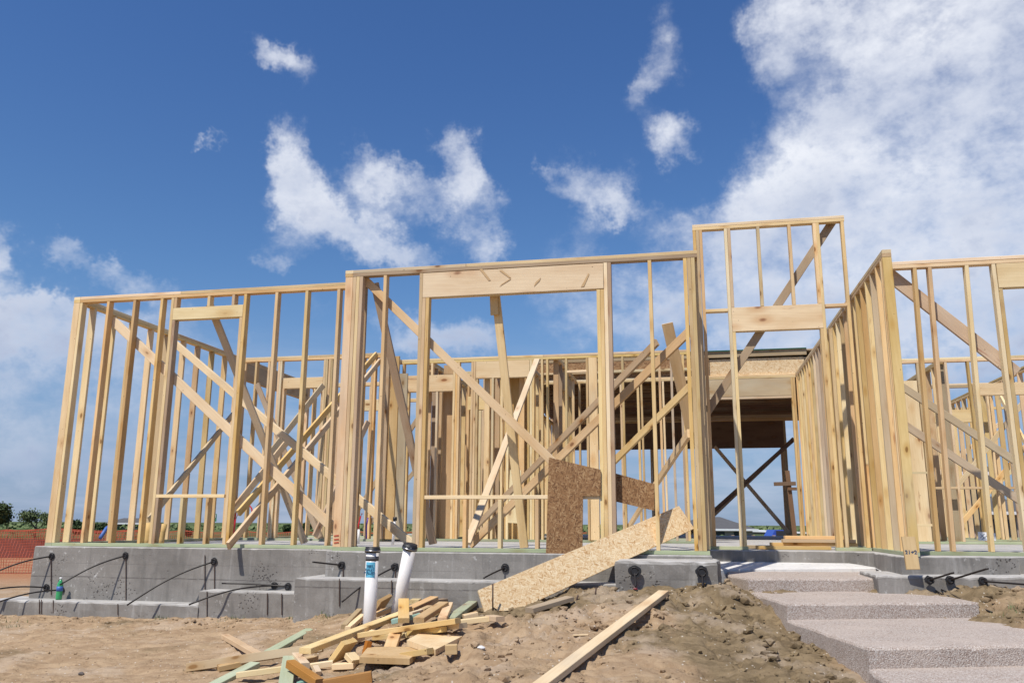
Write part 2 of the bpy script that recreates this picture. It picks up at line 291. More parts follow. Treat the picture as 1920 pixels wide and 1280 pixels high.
class Wall:
    """axis 'u': runs along u at V=c (front face), axis 'v': runs along v at U=c (left face)"""
    def __init__(s, label, axis, c, s0, s1, z0=0., Ht=3.08, dep=D4, name='timber_framework', group=None, tilt=0.):
        s.ax, s.c, s.s0, s.s1, s.Ht, s.dep, s.z0 = axis, c, s0, s1, Ht, dep, z0
        s.r = thing(name, label, 'timber framing', s.P(s0, 0, z0), group)
        s.along = uW if axis == 'u' else vW; s.acr = vW if axis == 'u' else uW
    def P(s, a, d, z): return H(a, s.c+d, z) if s.ax == 'u' else H(s.c+d, a, z)
    def plates(s, a0=None, a1=None, bottom=True, top=True, breaks=(), ov=0., ovc=0.):
        a0 = s.s0 if a0 is None else a0; a1 = s.s1 if a1 is None else a1
        m = s.dep/2
        if top:
            zz = s.Ht
            boardW('top_plate', s.P(a0, m, zz-S*1.5-.001), s.P(a1, m, zz-S*1.5-.001), s.dep, S, s.acr, pick(), s.r)
            mid = a0+(a1-a0)*random.uniform(.35, .6)
            if a1-a0 > 2.5:
                boardW('top_plate', s.P(a0-ov, m, zz-S*.5), s.P(mid-.002, m, zz-S*.5), s.dep, S, s.acr, PALE, s.r); boardW('top_plate', s.P(mid+.002, m, zz-S*.5), s.P(a1+ov, m, zz-S*.5), s.dep, S, s.acr, pick(), s.r)
            else: boardW('top_plate', s.P(a0-ov, m, zz-S*.5), s.P(a1+ov, m, zz-S*.5), s.dep, S, s.acr, PALE, s.r)
        if bottom:
            prev = a0
            for b0, b1 in list(breaks)+[(a1, a1)]:
                if b0-prev > .02: boardW('bottom_plate', s.P(prev, m, s.z0+S/2+.001), s.P(b0, m, s.z0+S/2+.001), s.dep, S, s.acr, TREAT, s.r)
                prev = b1
    def stud(s, a, z0=None, z1=None, m=None, name='stud', dup=1, lean=0.):
        z0 = s.z0+S+.002 if z0 is None else z0; z1 = s.Ht-2*S-.003 if z1 is None else z1
        for k in range(dup):
            x = a+S/2+k*(S+.0022); boardW(name, s.P(x, s.dep/2, z0), s.P(x+lean, s.dep/2, z1), s.dep, S, s.acr, m or pick(), s.r)
    def studs(s, a0, a1, sp=.4064, skip=(), **k):
        a = a0
        while a < a1:
            if not any(x0-.03 < a < x1 for x0, x1 in skip): s.stud(a+random.uniform(-.006, .006), lean=random.uniform(-.006, .006), **k)
            a += sp
    def flat(s, a0, a1, z, m=None, name='window_sill'):      # horizontal flat 2x4
        boardW(name, s.P(a0, s.dep/2, z), s.P(a1, s.dep/2, z), s.dep, S, s.acr, m or PALE, s.r)
    def header(s, a0, a1, z0, z1, m=None, ply=2, d0=0., name='header'):
        for k in range(ply):
            dd = d0+S/2+.0005+k*(s.dep-S-.001)-.002*(k == 0)
            boardW(name, s.P(a0, dd, (z0+z1)/2), s.P(a1, dd, (z0+z1)/2), z1-z0, S, zW, m or HDR, s.r)
    def board(s, name, a, b, w_, t_, wdir, m=None, taper=None): return boardW(name, a, b, w_, t_, wdir, m or pick(), s.r, taper)
def HP(t): return H(*t)
# ==================================================================== foundation
def prism(pts, z1, z0, rough=0., n=0):
    """pts: world (x,y) polygon CCW; z1 top may be list"""
    k = len(pts); zt = z1 if isinstance(z1, (list, tuple)) else [z1]*k
    v = [(p[0], p[1], zt[i]) for i, p in enumerate(pts)]+[(p[0], p[1], z0) for p in pts]
    f = [tuple(range(k)), tuple(range(2*k-1, k-1, -1))]
    for i in range(k): j = (i+1) % k; f.append((i+k, j+k, j, i))
    return v, f
def rough_slab(name, pts, z1, z0, m, parent, seg=.07, amp=.006, bev=.014, seed=0, wob=0.):
    """extruded outline, edges subdivided, worn top edge, slightly wavy faces; top cap flat"""
    out = []
    k = len(pts)
    for i in range(k):
        a = Vector((*pts[i][:2], 0)); b = Vector((*pts[(i+1) % k][:2], 0)); n = max(1, int((b-a).length/seg)); 
        for q in range(n): out.append(a.lerp(b, q/n))
    zt = (lambda p: z1) if not callable(z1) else z1
    N = len(out); nrm = []
    for i in range(N):
        d = (out[(i+1) % N]-out[i-1]).normalized(); nrm.append(Vector((d.y, -d.x, 0)))
    def nz(p, z, s): return mnoise.noise(Vector((p.x*s+seed, p.y*s, z*s)))
    rings = []
    hgt = None
    levels = [(0, -bev-.006), (-.003, -bev*.45), (-bev*.9, .0)]
    top = zt(out[0]) ; nst = max(2, int((top-z0)/seg))
    for q in range(1, nst+1): levels.append((None, q/nst))
    v = []; f = []
    for li, (dz, off) in enumerate(levels):
        for i, p in enumerate(out):
            tz = zt(p)
            if dz is not None: z = tz+dz; o_ = off
            else: z = tz-bev + (z0-tz+bev)*off; o_ = 0
            if li == 0: jit = nz(p, 0, 9)*amp*.8
            else: jit = nz(p, z, 5)*amp+nz(p, z, 17)*amp*.5
            zz = z + (nz(p, 3, 12)*amp*.7 if 0 < li < 3 else 0)
            if li in (1, 2): 
                ch = max(0, nz(p, 9, 6)-.25)*bev*1.6; zz -= ch; 
            q_ = p+nrm[i]*(o_+jit); v.append((q_.x, q_.y, zz))
    L = len(levels)
    for l in range(L-1):
        for i in range(N): j = (i+1) % N; f.append((l*N+i, (l+1)*N+i, (l+1)*N+j, l*N+j))
    f.append(tuple(range(N)))
    return meshobj(name, v, f, m, parent, smooth=False)
def hp(l): return [tuple(H(a, b))[:2] for a, b in l]
fnd = thing('foundation', 'grey poured concrete house foundation with stepped footings and black cable tails', 'foundation', H(-3.95, .38, -.9))
slab_o = hp([(-4.0, .38), (-.085, .38), (-.085, -.055), (3.86, -.055), (3.86, 1.86), (5.0, 1.86), (5.42, 1.86), (5.62, 1.5), (5.62, .28), (5.9, .40), (6.75, .62), (6.76, .76), (13.5, .78), (13.5, 16.), (-4.0, 16.)])
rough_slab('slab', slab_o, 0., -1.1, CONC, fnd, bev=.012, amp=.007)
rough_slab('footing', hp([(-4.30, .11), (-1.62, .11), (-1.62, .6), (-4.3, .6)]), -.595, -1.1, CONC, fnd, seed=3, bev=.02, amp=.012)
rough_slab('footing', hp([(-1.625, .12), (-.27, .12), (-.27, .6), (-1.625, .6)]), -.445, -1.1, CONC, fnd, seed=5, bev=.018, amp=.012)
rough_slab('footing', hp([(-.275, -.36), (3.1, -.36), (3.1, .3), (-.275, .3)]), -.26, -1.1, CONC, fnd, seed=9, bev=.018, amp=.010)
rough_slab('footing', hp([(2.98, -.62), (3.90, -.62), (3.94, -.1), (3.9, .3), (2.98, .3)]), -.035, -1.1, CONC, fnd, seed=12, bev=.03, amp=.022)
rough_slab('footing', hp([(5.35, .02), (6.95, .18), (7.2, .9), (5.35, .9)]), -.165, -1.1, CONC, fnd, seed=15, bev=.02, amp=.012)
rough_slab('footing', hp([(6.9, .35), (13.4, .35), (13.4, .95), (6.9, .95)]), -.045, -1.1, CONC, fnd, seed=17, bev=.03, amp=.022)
lp = [H(3.90, -.02), H(4.02, .30), H(4.20, -.02), onZ(1700, 1069, -.2), H(5.60, .34), H(5.6, 1.95), H(3.87, 1.95)]
lp = [H(3.875, .95), onZ(1366, 1070, -.2), onZ(1690, 1072, -.2), H(5.35, .95), H(5.62, .30), H(5.62, 1.95), H(3.875, 1.95)]
lf0, lf1 = lp[1].copy(), lp[2].copy()
def lz(p): return -.196+.07*max(0, min(1, (toH(p)[1]-.9)/1.0))
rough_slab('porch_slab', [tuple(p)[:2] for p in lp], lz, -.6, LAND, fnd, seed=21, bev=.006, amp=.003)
rs = [x for x in fnd.children]
# tie straps / saw lines and tendons, on the concrete
def tube(name, pts, r, m, parent=None, n=8, caps=True, rs=None):
    pts = [Vector(p) for p in pts]; v = []; f = []
    for i, p in enumerate(pts):
        d = (pts[min(i+1, len(pts)-1)]-pts[max(i-1, 0)]).normalized(); a = d.orthogonal().normalized() if abs(d.z) > .95 else d.cross(Vector((0, 0, 1))).normalized(); b = d.cross(a)
        rr = rs[i] if rs else r
        for k in range(n): t = 2*math.pi*k/n; v.append(p+a*math.cos(t)*rr+b*math.sin(t)*rr)
    for i in range(len(pts)-1):
        for k in range(n): j = (k+1) % n; f.append((i*n+k, i*n+j, (i+1)*n+j, (i+1)*n+k))
    if caps: f.append(tuple(range(n-1, -1, -1))); f.append(tuple((len(pts)-1)*n+k for k in range(n)))
    return meshobj(name, v, f, m, parent, smooth=True)
def disc(name, c, nrm, r, th, m, parent, n=18, jag=0.):
    nrm = Vector(nrm).normalized(); a = nrm.orthogonal().normalized(); b = nrm.cross(a); v = []; f = []
    rr = [r*(1+random.uniform(-jag, jag)) for _ in range(n)]
    for d in (0, th):
        for k in range(n): t = 2*math.pi*k/n; v.append(Vector(c)+nrm*d+(a*math.cos(t)+b*math.sin(t))*rr[k])
    f.append(tuple(range(n))[::-1]); f.append(tuple(range(n, 2*n)))
    for k in range(n): j = (k+1) % n; f.append((k, j, n+j, n+k))
    return meshobj(name, v, f, m, parent)
def tendon(p0, p1, Vf, out, sag=.10, pocket=.040):
    """p0 pixel at the concrete, p1 pixel of the free end; Vf face plane; out: how far the free end stands off"""
    a = H(*onV(*p0, Vf)); b = H(*onV(*p1, Vf-out)); pts = []
    for i in range(13):
        s = i/12; p = a.lerp(b, s); p.z += sag*math.sin(math.pi*s)*(b-a).length*.55; pts.append(p)
    t = tube('tendon_tail', [a+vW*.03]+pts, .0085, STEEL, fnd)
    disc('anchor_pocket', a-vW*.004, -vW, pocket, .010, BLACK, t, jag=.12)
    tube('anchor_ring', [a-vW*.016+uW*math.cos(q)*pocket*.62+zW*math.sin(q)*pocket*.62 for q in np.linspace(0, 6.28, 12)], .005, STEEL, t)
def strap(px, y0, y1, Vf, wd=.009):
    a = H(*onV(px, y0, Vf)); b = H(*onV(px, y1, Vf)); a -= vW*.010; b -= vW*.010
    boardW('tie_strap', a, b, wd, .006, uW, RUST, fnd)
tendon((98, 1042), (-30, 1082), .38, .5); tendon((236, 1041), (112, 1096), .38, .45); tendon((402, 1052), (238, 1134), .38, .5)
tendon((88, 1101), (-30, 1108), .38, .45, .08); tendon((116, 1105), (-30, 1138), .38, .6)
tendon((515, 1097), (354, 1133), .38, .5); tendon((540, 1099), (416, 1093), .38, .12, .02)
tendon((641, 1059), (586, 1053), -.055, .25, .0); tendon((741, 1062), (641, 1128), -.055, .45, .08); tendon((947, 1064), (907, 1083), -.055, .3, .02)
tendon((1190, 1070), (1192, 1100), -.66, .05, .0, .055); tendon((1316, 1072), (1318, 1099), -.66, .04, .0, .055)
tendon((1742, 1087), (1788, 1073), .02, .25, 0); tendon((1781, 1087), (1853, 1065), .06, .3, 0); tendon((1842, 1089), (1935, 1096), .10, .3, 0)
for a in ((97, 1045, 1115, .38), (237, 1045, 1127, .38), (403, 1055, 1104, .38), (385, 1040, 1104, .38), (75, 1123, 1150, .11), (79, 1123, 1150, .11), (101, 1124, 1148, .11), (222, 1131, 1152, .11), (389, 1108, 1156, .12), (502, 1111, 1152, .12), (529, 1112, 1152, .12), (637, 1084, 1136, -.36), (735, 1087, 1112, -.36), (644, 1062, 1082, -.055), (742, 1066, 1084, -.055)): strap(*a)
# ==================================================================== steps
stp = thing('entry_steps', 'pinkish exposed aggregate concrete steps leading up to the doorway', 'steps', onZ(1700, 1250, -.6))
def step(ptsz, z, seed, z0=-1.3): return rough_slab('step', [tuple(p)[:2] for p in ptsz], z, z0, AGG, stp, seed=seed, bev=.02, amp=.0025)
A1, B1 = onZ(1402, 1083.5, -.2), onZ(1733, 1083, -.2)
bk = Vector((*vD, 0))
step([A1, B1, onZ(1695, 1073, -.2), lf1+Vector((0, .02, 0)), lf0+Vector((0, .02, 0)), onZ(1362, 1076, -.2)], -.202, 1)
A2, B2 = onZ(1474, 1131, -.322), onZ(1834, 1128, -.322)
step([A2, B2, onZ(1745, 1111, -.322), onZ(1733, 1105, -.322)+Vector((0, .3, 0)), onZ(1402, 1105, -.322)+Vector((0, .25, 0)), onZ(1404, 1109, -.322)], -.322, 2)
A3, B3 = onZ(1627, 1213, -.445), onZ(2060, 1206, -.445)
step([A3, B3, onZ(1850, 1157, -.445), onZ(1834, 1150, -.445), onZ(1480, 1152, -.445), onZ(1474, 1161, -.445)], -.445, 3)
A4, B4 = onZ(1760, 1345, -.57), onZ(2300, 1330, -.57)
step([A4, B4, onZ(2060, 1240, -.57), onZ(1640, 1245, -.57), onZ(1628, 1254, -.57)], -.57, 4)
# ==================================================================== ground
cp = [(-9, .3, -.80), (-5.5, .2, -.78), (-4.3, .1, -.755), (-3.4, .1, -.755), (-1.8, .1, -.735), (-.4, .05, -.70), (.3, -.4, -.62), (.9, -.4, -.60), (1.5, -.4, -.57), (2.05, -.4, -.49), (2.65, -.55, -.315), (3.3, -.7, -.255), (3.87, -.7, -.245), (4.05, -.15, -.30), (4.12, -1.0, -.44), (4.28, -1.6, -.53), (4.42, -2.5, -.60), (4.55, -3.2, -.68), (4.7, -4.2, -.78), (3.6, -1.2, -.40), (3.8, -2.2, -.50),
      (2.6, -3.8, -.62), (3.4, -2.2, -.47), (2.4, -1.9, -.46), (1.5, -2.2, -.60), (1.6, -3.6, -.72), (.8, -1.6, -.66), (0, -1.8, -.75), (-1, -1.5, -.78), (-2.5, -1.5, -.82), (-4, -1.5, -.83), (-1, -3.2, -.88), (-3, -3.2, -.92), (.5, -3.2, -.82), (-6, -3, -.95), (0, -6, -1.15), (4, -7, -1.15), (8, -8, -1.2), (-6, -8, -1.2), (2.5, -5.2, -.95),
      (5.0, -.7, -.50), (5.2, -1.9, -.62), (5.8, -2.5, -.68), (5.4, -3.5, -.80), (6.4, -2.4, -.62), (5.7, -.45, -.40), (6.1, -.1, -.27), (7.0, -.1, -.24), (8.5, .1, -.22), (6.35, -.8, -.36), (7.5, -1.3, -.42), (7.2, -2.5, -.52), (9, -2, -.5), (7.6, -4, -.7), (11, -4, -.8), (14, 0, -.5), (20, -10, -1.3), (-15, 0, -.8),
      (0, 3, -.75), (4, 3, -.6), (9, 3, -.6), (0, 16, -.75), (10, 17, -.75), (-12, 8, -.75), (18, 8, -.75), (-6, 6, -.75)]
cw = np.array([[*(O2+uD*a+vD*b)] for a, b, c in cp]); cz = np.array([c for *_, c in cp])
Dm = np.linalg.norm(cw[:, None]-cw[None], axis=2); W_ = np.linalg.solve(Dm+np.eye(len(cz))*.02+1e-9, cz-cz.mean())
def base_z(x, y):
    x = np.asarray(x, float); y = np.asarray(y, float); r = np.sqrt((x[..., None]-cw[:, 0])**2+(y[..., None]-cw[:, 1])**2)
    z = r@W_+cz.mean(); far = np.clip((np.hypot(x, y-9)-16)/20, 0, 1); return z*(1-far)+(-.95)*far
rng = np.random.default_rng(5)
_lat = rng.random((256, 256))
def vn(x, y):
    xi = np.floor(x).astype(int); yi = np.floor(y).astype(int); fx = x-xi; fy = y-yi; fx = fx*fx*(3-2*fx); fy = fy*fy*(3-2*fy)
    g = lambda a, b: _lat[a % 256, b % 256]
    return (g(xi, yi)*(1-fx)+g(xi+1, yi)*fx)*(1-fy)+(g(xi, yi+1)*(1-fx)+g(xi+1, yi+1)*fx)*fy-.5
def fbm(x, y, s, o=4, g=.5):
    a = 1.; r = 0
    for i in range(o): r = r+a*vn(x*s+i*17.3, y*s+i*9.1); s *= 2.07; a *= g
    return r
def rough_mask(x, y):   # cloddy soil right of the pile, smoother trodden clay at left
    U = (x-O2[0])*uD[0]+(y-O2[1])*uD[1]; V_ = (x-O2[0])*vD[0]+(y-O2[1])*vD[1]
    m = np.clip((U-.3+.35*(V_+1.5))/1.6, 0, 1); near = np.clip(1-np.abs(V_+.3)/.55, 0, 1)
    smoothp = np.clip(1-np.hypot((U-3.2)/.9, (V_+3.0)/1.0), 0, 1)
    return np.clip(np.maximum(m, near*.75)-smoothp*.8, 0, 1)
def gz(x, y):
    z = base_z(x, y); m = rough_mask(x, y); nr = np.clip(1-(np.hypot(x, y-7)-6)/6, 0, 1)
    lump = fbm(x, y, 2.6, 3)*.05*(.35+m); cl = np.maximum(fbm(x, y, 8, 4, .6), -.1)*.075*m; fine = fbm(x, y, 22, 3, .6)*.012*(.6+m)
    rid = (1-np.abs(fbm(x*.6+y*.25, y*2.2, 2.6, 3))*4)*.020*(1-m)
    crk = -np.clip(.05-np.abs(fbm(x, y, 3.2, 4, .55)), 0, .05)*1.0*(.5+m)
    return z+(lump+cl+fine+rid+crk)*nr
def ground():
    def axis(lo, hi, st, far, gr=1.22):
        a = list(np.arange(lo, hi, st)); s = st; x = lo; L = []
        while x > -far: s *= gr; x -= s; L.append(x)
        s = st; x = a[-1]; Rr = []
        while x < far: s *= gr; x += s; Rr.append(x)
        return np.array(L[::-1]+a+Rr)
    xs = axis(-6.6, 6.8, .030, 2500, 1.2); ys = axis(4.6, 11.2, .030, 2500, 1.2)
    X, Y = np.meshgrid(xs, ys); Z = gz(X, Y)
    nx, ny = len(xs), len(ys); v = np.stack([X, Y, Z], -1).reshape(-1, 3)
    i = np.arange(nx*ny).reshape(ny, nx); f = np.stack([i[:-1, :-1], i[:-1, 1:], i[1:, 1:], i[1:, :-1]], -1).reshape(-1, 4)
    me = bpy.data.meshes.new('ground'); me.vertices.add(len(v)); me.vertices.foreach_set('co', v.ravel()); me.loops.add(len(f)*4); me.loops.foreach_set('vertex_index', f.ravel().astype(np.int32))
    me.polygons.add(len(f)); me.polygons.foreach_set('loop_start', (np.arange(len(f))*4).astype(np.int32)); me.polygons.foreach_set('use_smooth', np.ones(len(f), bool)); me.update(); me.validate()
    m, t, b = mat('bare_clay_soil', .95, .12); tc = t.new('ShaderNodeTexCoord'); p = tc.outputs['Object']
    n1 = t.noise(p, .9, 6, .6, .3); n2 = t.noise(t.mapping(p, (5, 3, 0), (0, 0, .5), (1, 2.6, 1)), 4.5, 7, .65, .6); n3 = t.noise(p, 38, 6, .7)
    dry = t.mix(t.mr(n2, .35, .65), (.46, .33, .205), (.33, .225, .135)); damp = t.mix(t.mr(n2, .35, .65), (.27, .20, .115), (.15, .11, .062))
    s = t.new('ShaderNodeSeparateXYZ'); t.lk(p, s.inputs[0])
    # damp dug soil: a band along the foundation and down beside the steps, on the right
    U = t.math('ADD', t.math('MULTIPLY', t.math('SUBTRACT', s.outputs[0], float(O2[0])), float(uD[0])), t.math('MULTIPLY', t.math('SUBTRACT', s.outputs[1], float(O2[1])), float(uD[1])))
    V_ = t.math('ADD', t.math('MULTIPLY', t.math('SUBTRACT', s.outputs[0], float(O2[0])), float(vD[0])), t.math('MULTIPLY', t.math('SUBTRACT', s.outputs[1], float(O2[1])), float(vD[1])))
    right = t.mr(U, .2, 2.2, 0, .26); band = t.mr(t.math('ABSOLUTE', t.math('ADD', V_, .6)), 1.2, .3, 0, .42)
    side = t.mr(t.math('ABSOLUTE', t.math('SUBTRACT', U, t.math('ADD', 3.85, t.math('MULTIPLY', V_, -.12)))), .70, .25, 0, .62)
    wet = t.math('ADD', t.math('ADD', t.math('MULTIPLY', t.math('SUBTRACT', n1, .5), 2.8), right), t.math('ADD', t.math('MULTIPLY', band, t.mr(U, .5, 1.6)), side))
    c = t.mix(t.mr(wet, .12, .62), dry, damp)
    c = t.mix(t.math('MULTIPLY', t.mr(t.noise(p, 1.5, 6, .62), .52, .62), .45), c, (.50, .40, .30))
    c = t.mix(t.math('MULTIPLY', n3, .5), c, t.mix(.5, c, (.16, .10, .055)))
    # grit and pale chips
    vo = t.new('ShaderNodeTexVoronoi', feature='F1'); t.lk(p, vo.inputs['Vector']); vo.inputs['Scale'].default_value = 42; sp = t.new('ShaderNodeSeparateColor'); t.lk(vo.outputs['Color'], sp.inputs[0])
    c = t.mix(t.math('MULTIPLY', t.math('GREATER_THAN', sp.outputs[0], .90), t.mr(vo.outputs['Distance'], .32, .2, 0, .75)), c, (.56, .50, .42))
    c = t.mix(t.math('MULTIPLY', t.math('LESS_THAN', sp.outputs[0], .10), t.mr(vo.outputs['Distance'], .4, .2, 0, .7)), c, (.13, .085, .05))
    # red clay further off, scrub beyond
    red = t.math('MULTIPLY', t.mr(s.outputs[1], 13, 17), t.mr(s.outputs[1], 62, 52)); c = t.mix(red, c, t.mix(t.noise(p, .35, 5, .6), (.34, .13, .06), (.40, .24, .13)))
    scrub = t.mr(t.math('ADD', s.outputs[1], t.math('MULTIPLY', t.noise(p, .05, 4), 14)), 60, 68)
    c = t.mix(scrub, c, t.mix(t.mr(t.noise(t.mapping(p, scale=(1, .3, 1)), .06, 6, .65), .35, .65), (.045, .075, .02), (.12, .14, .055)))
    t.lk(c, b.inputs[0]); h = t.math('ADD', t.math('MULTIPLY', n3, .5), t.math('ADD', t.math('MULTIPLY', t.noise(p, 110, 4, .7), .25), t.math('MULTIPLY', n2, .7)))
    bp = t.new('ShaderNodeBump'); bp.inputs['Strength'].default_value = .9; bp.inputs['Distance'].default_value = .022; t.lk(h, bp.inputs['Height']); t.lk(bp.outputs[0], b.inputs['Normal'])
    me.materials.append(m); o = bpy.data.objects.new('ground', me); C.objects.link(o); tag(o, kind='structure'); return m
SOIL = ground()
def g1(x, y): return float(gz(np.array([x]), np.array([y]))[0])
def hit(px, py, lift=0.):
    d = ray(px, py); t = 3.5
    lo = None
    while t < 40:
        x, y, z = d[0]*t, d[1]*t, d[2]*t+HC
        if z <= g1(x, y)+lift: break
        t += .03
    return Vector((x, y, z))
# clods: loose soil lumps, one uncountable object
def clods():
    rr = random.Random(3); V = []; Fc = []
    ico = [(0, 0, 1), (.89, 0, .45), (.28, .85, .45), (-.72, .53, .45), (-.72, -.53, .45), (.28, -.85, .45), (.72, .53, -.45), (-.28, .85, -.45), (-.89, 0, -.45), (-.28, -.85, -.45), (.72, -.53, -.45), (0, 0, -1)]
    fc = [(0, 1, 2), (0, 2, 3), (0, 3, 4), (0, 4, 5), (0, 5, 1), (1, 6, 2), (2, 7, 3), (3, 8, 4), (4, 9, 5), (5, 10, 1), (2, 6, 7), (3, 7, 8), (4, 8, 9), (5, 9, 10), (1, 10, 6), (6, 11, 7), (7, 11, 8), (8, 11, 9), (9, 11, 10), (10, 11, 6)]
    xs = np.array([rr.uniform(-6, 6.8) for _ in range(13000)]); ys = np.array([rr.uniform(4.6, 10.6) for _ in range(13000)]); ms = rough_mask(xs, ys); zs = gz(xs, ys); cl = fbm(xs, ys, 1.7, 3)
    for x, y, z, m_, c_ in zip(xs, ys, zs, ms, cl):
        if rr.random() > .10+.9*m_*(1 if c_ > -.05 else .25): continue
        Uc = (x-O2[0])*uD[0]+(y-O2[1])*uD[1]; Vc = (x-O2[0])*vD[0]+(y-O2[1])*vD[1]; sd = max(0, 1-abs(Uc-(3.85-.13*Vc))/.5) if Vc < -.3 else max(0, 1-abs(Vc+.75)/.3)*(Uc > 1.8)
        s = .004+.022*rr.random()**3.2*(.5+m_*.9)+(.030*rr.random()**2.5*sd if rr.random() < .5 else 0)
        q = rr.uniform(0, 6.28); b = len(V)
        for a in ico:
            k = s*rr.uniform(.65, 1.25); X = a[0]*math.cos(q)-a[1]*math.sin(q); Y = a[0]*math.sin(q)+a[1]*math.cos(q); V.append((x+X*k*1.25, y+Y*k, z+a[2]*k*.75+s*.15))
        Fc += [(b+i, b+j, b+k) for i, j, k in fc]
    o = meshobj('soil_clods', V, Fc, SOIL); tag(o, 'small loose clods of brown soil scattered over the bare ground', 'soil', kind='stuff')
clods()
# ==================================================================== front walls
V1, V3, V4, U5, H3 = .432, 1.99, .807, 5.722, 4.077
# left front wall
W = Wall('leftmost front stud wall with a small narrow window opening under a short header', 'u', V1, -3.82, -.05)
W.plates(-3.82, -.14, ov=.0); 
for a in (-3.82, -3.432, -3.058, -2.676): W.stud(a)
W.stud(-2.525); W.stud(-2.485, z1=2.715, name='trimmer'); W.stud(-1.540); W.stud(-1.580, z1=2.715, name='trimmer')
W.header(-2.484, -1.542, 2.718, 2.868); W.stud(-2.03, z0=2.87, name='cripple'); W.stud(-1.70, z0=2.87, name='cripple'); W.stud(-2.484, z0=2.87, name='cripple')
W.flat(-2.484, -1.60, .585); W.stud(-2.16, z1=.563, name='cripple'); W.stud(-1.83, z1=.563, name='cripple')
for a in (-1.128, -.738, -.33): W.stud(a)
dz = V1+D4+.022
W.board('brace', HP(onV(212, 601, dz)), HP(onV(640, 1003, dz)), D4+.02, S, zW, PALE)
W.board('brace', H(-2.07, V1+.12, 2.93), onZ(571, 1017, .04), D4, S, uW, GREY)
W.board('brace', H(-1.36, .19, .03), H(-1.30, 4.46, 2.93), D4, S, zW, PALE)
W1r = W
# left side wall
W = Wall('long left side wall of studs running back from the front corner', 'v', -3.912, V1, 4.50)
W.plates(V1, 4.5); W.stud(V1+.001); a = .72
W.studs(.72, 4.40); W.stud(4.44)
W.board('brace', H(-3.79, 2.35, 2.93), onZ(772, 1019, .06), D4+.01, S, zW, PALE)
W.board('brace', H(-3.8, 4.3, 2.1), H(-3.80, 2.25, .32), D4, S, zW, GREY)
W = Wall('rear part of the left side wall with a long header above a wide gap', 'v', -3.912, 4.62, 9.6)
W.plates(4.62, 9.6); W.header(4.66, 7.1, 2.71, 2.998, m=GREY); W.stud(4.62, dup=1); W.stud(7.12, dup=2); W.studs(7.5, 9.6)
W = Wall('far left rear stud wall closing the end of the slab', 'u', 9.6, -3.9, -.6); W.plates(); W.studs(-3.9, -.7); W.stud(-.64)
W.board('brace', H(-3.4, 9.57, .2), H(-1.2, 9.57, 2.7), D4, S, zW, GREY)
# short return between the two front walls
W = Wall('short return wall joining the left front wall to the window wall', 'v', -.045, .0, V1+D4); W.plates(0, .50, bottom=True); W.stud(0.002, m=PINE); W.stud(.09, m=PINE); W.stud(.43)
# window wall
W = Wall('front wall with the big window opening under a wide knotty header', 'u', 0., .045, 3.845)
W.plates(-.05, 3.845, ov=0., breaks=()); W.stud(.047, dup=2, m=PINE); W.stud(.128, m=GREY); W.stud(.410)
W.stud(.832); W.stud(.872, z1=2.715, dup=2, name='trimmer'); W.stud(2.872); W.stud(2.793, z1=2.71, dup=2, name='trimmer'); W.stud(2.912)
W.header(.873, 2.868, 2.718, 2.997); W.stud(3.335); W.stud(3.70, dup=3)
W.flat(.955, 2.79, .553); W.stud(1.375, z1=.532, name='cripple'); W.stud(1.745, z1=.532, name='cripple'); W.stud(2.13, z1=.532, name='cripple')
zb = D4+.021
W.board('brace', HP(onV(683, 523, zb)), HP(onV(1080, 908, zb)), D4, S, zW, PALE)
W.board('brace', H(.26, .12, 2.95), onZ(812, 1019, .06), D4, S, uW, GREY)
W.board('brace', H(1.645, .12, 2.99), onZ(983, 1026, .04), D4, S, uW, PINE); W.board('brace_block', H(1.645, .105, 2.99), H(1.66, .14, 2.52), D4, S, uW, PINE)
W.board('brace', HP(onV(1300, 614, .14)), onZ(882, 1021, .04), D4, S, zW, PINE)
W.board('brace', HP(onV(1232, 641, 1.2)), onZ(872, 1008, .08), D4, S, zW, GREY)
W.board('brace', HP(onV(1007, 674, 4.9)), onZ(876, 1019, .06), D4, S, uW, PALE)
W.board('brace', HP(onV(1292, 812, .16)), onZ(1165, 1010, .04), D4, S, zW, PINE)
W.board('brace', HP(onV(1310, 708, 1.6)), HP(onV(1080, 935, 3.0)), D4, S, zW, PINE)
W.board('brace', HP(onV(1251, 606, 1.9)), HP(onV(1297, 810, 2.4)), D6, S, uW, PINE)
# osb sheets nailed / leaning on the window wall
def sheet(name, pts, th, nrm, m, label=None, cat=None, parent=None):
    """flat sheet: polygon of world points (planar), extruded th against nrm; local xy lies in the sheet"""
    pts = [Vector(p) for p in pts]; n = Vector(nrm).normalized(); x = (pts[1]-pts[0]); x = (x-n*x.dot(n)).normalized(); y = n.cross(x); o = pts[0]
    M = Matrix(((x.x, y.x, n.x, o.x), (x.y, y.y, n.y, o.y), (x.z, y.z, n.z, o.z), (0, 0, 0, 1))); Mi = M.inverted(); k = len(pts)
    L = [Mi @ p for p in pts]; v = [(p.x, p.y, 0) for p in L]+[(p.x, p.y, -th) for p in L]; f = [tuple(range(k)), tuple(range(2*k-1, k-1, -1))]
    for i in range(k): j = (i+1) % k; f.append((i+k, j+k, j, i))
    ob = meshobj(name, v, f, m, parent, mw=M)
    if label: tag(ob, label, cat)
    return ob
def pv(l, V_): return [HP(onV(px, py, V_)) for px, py in l]
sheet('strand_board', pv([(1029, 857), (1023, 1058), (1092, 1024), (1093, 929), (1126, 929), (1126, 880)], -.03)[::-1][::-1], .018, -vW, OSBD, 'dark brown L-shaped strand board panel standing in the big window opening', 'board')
sheet('strand_board', pv([(1143, 884), (1143, 937), (1227, 957), (1227, 907)], .13), .018, -vW, OSBD, 'narrow brown strand board strip slanting behind the right window jamb', 'board')
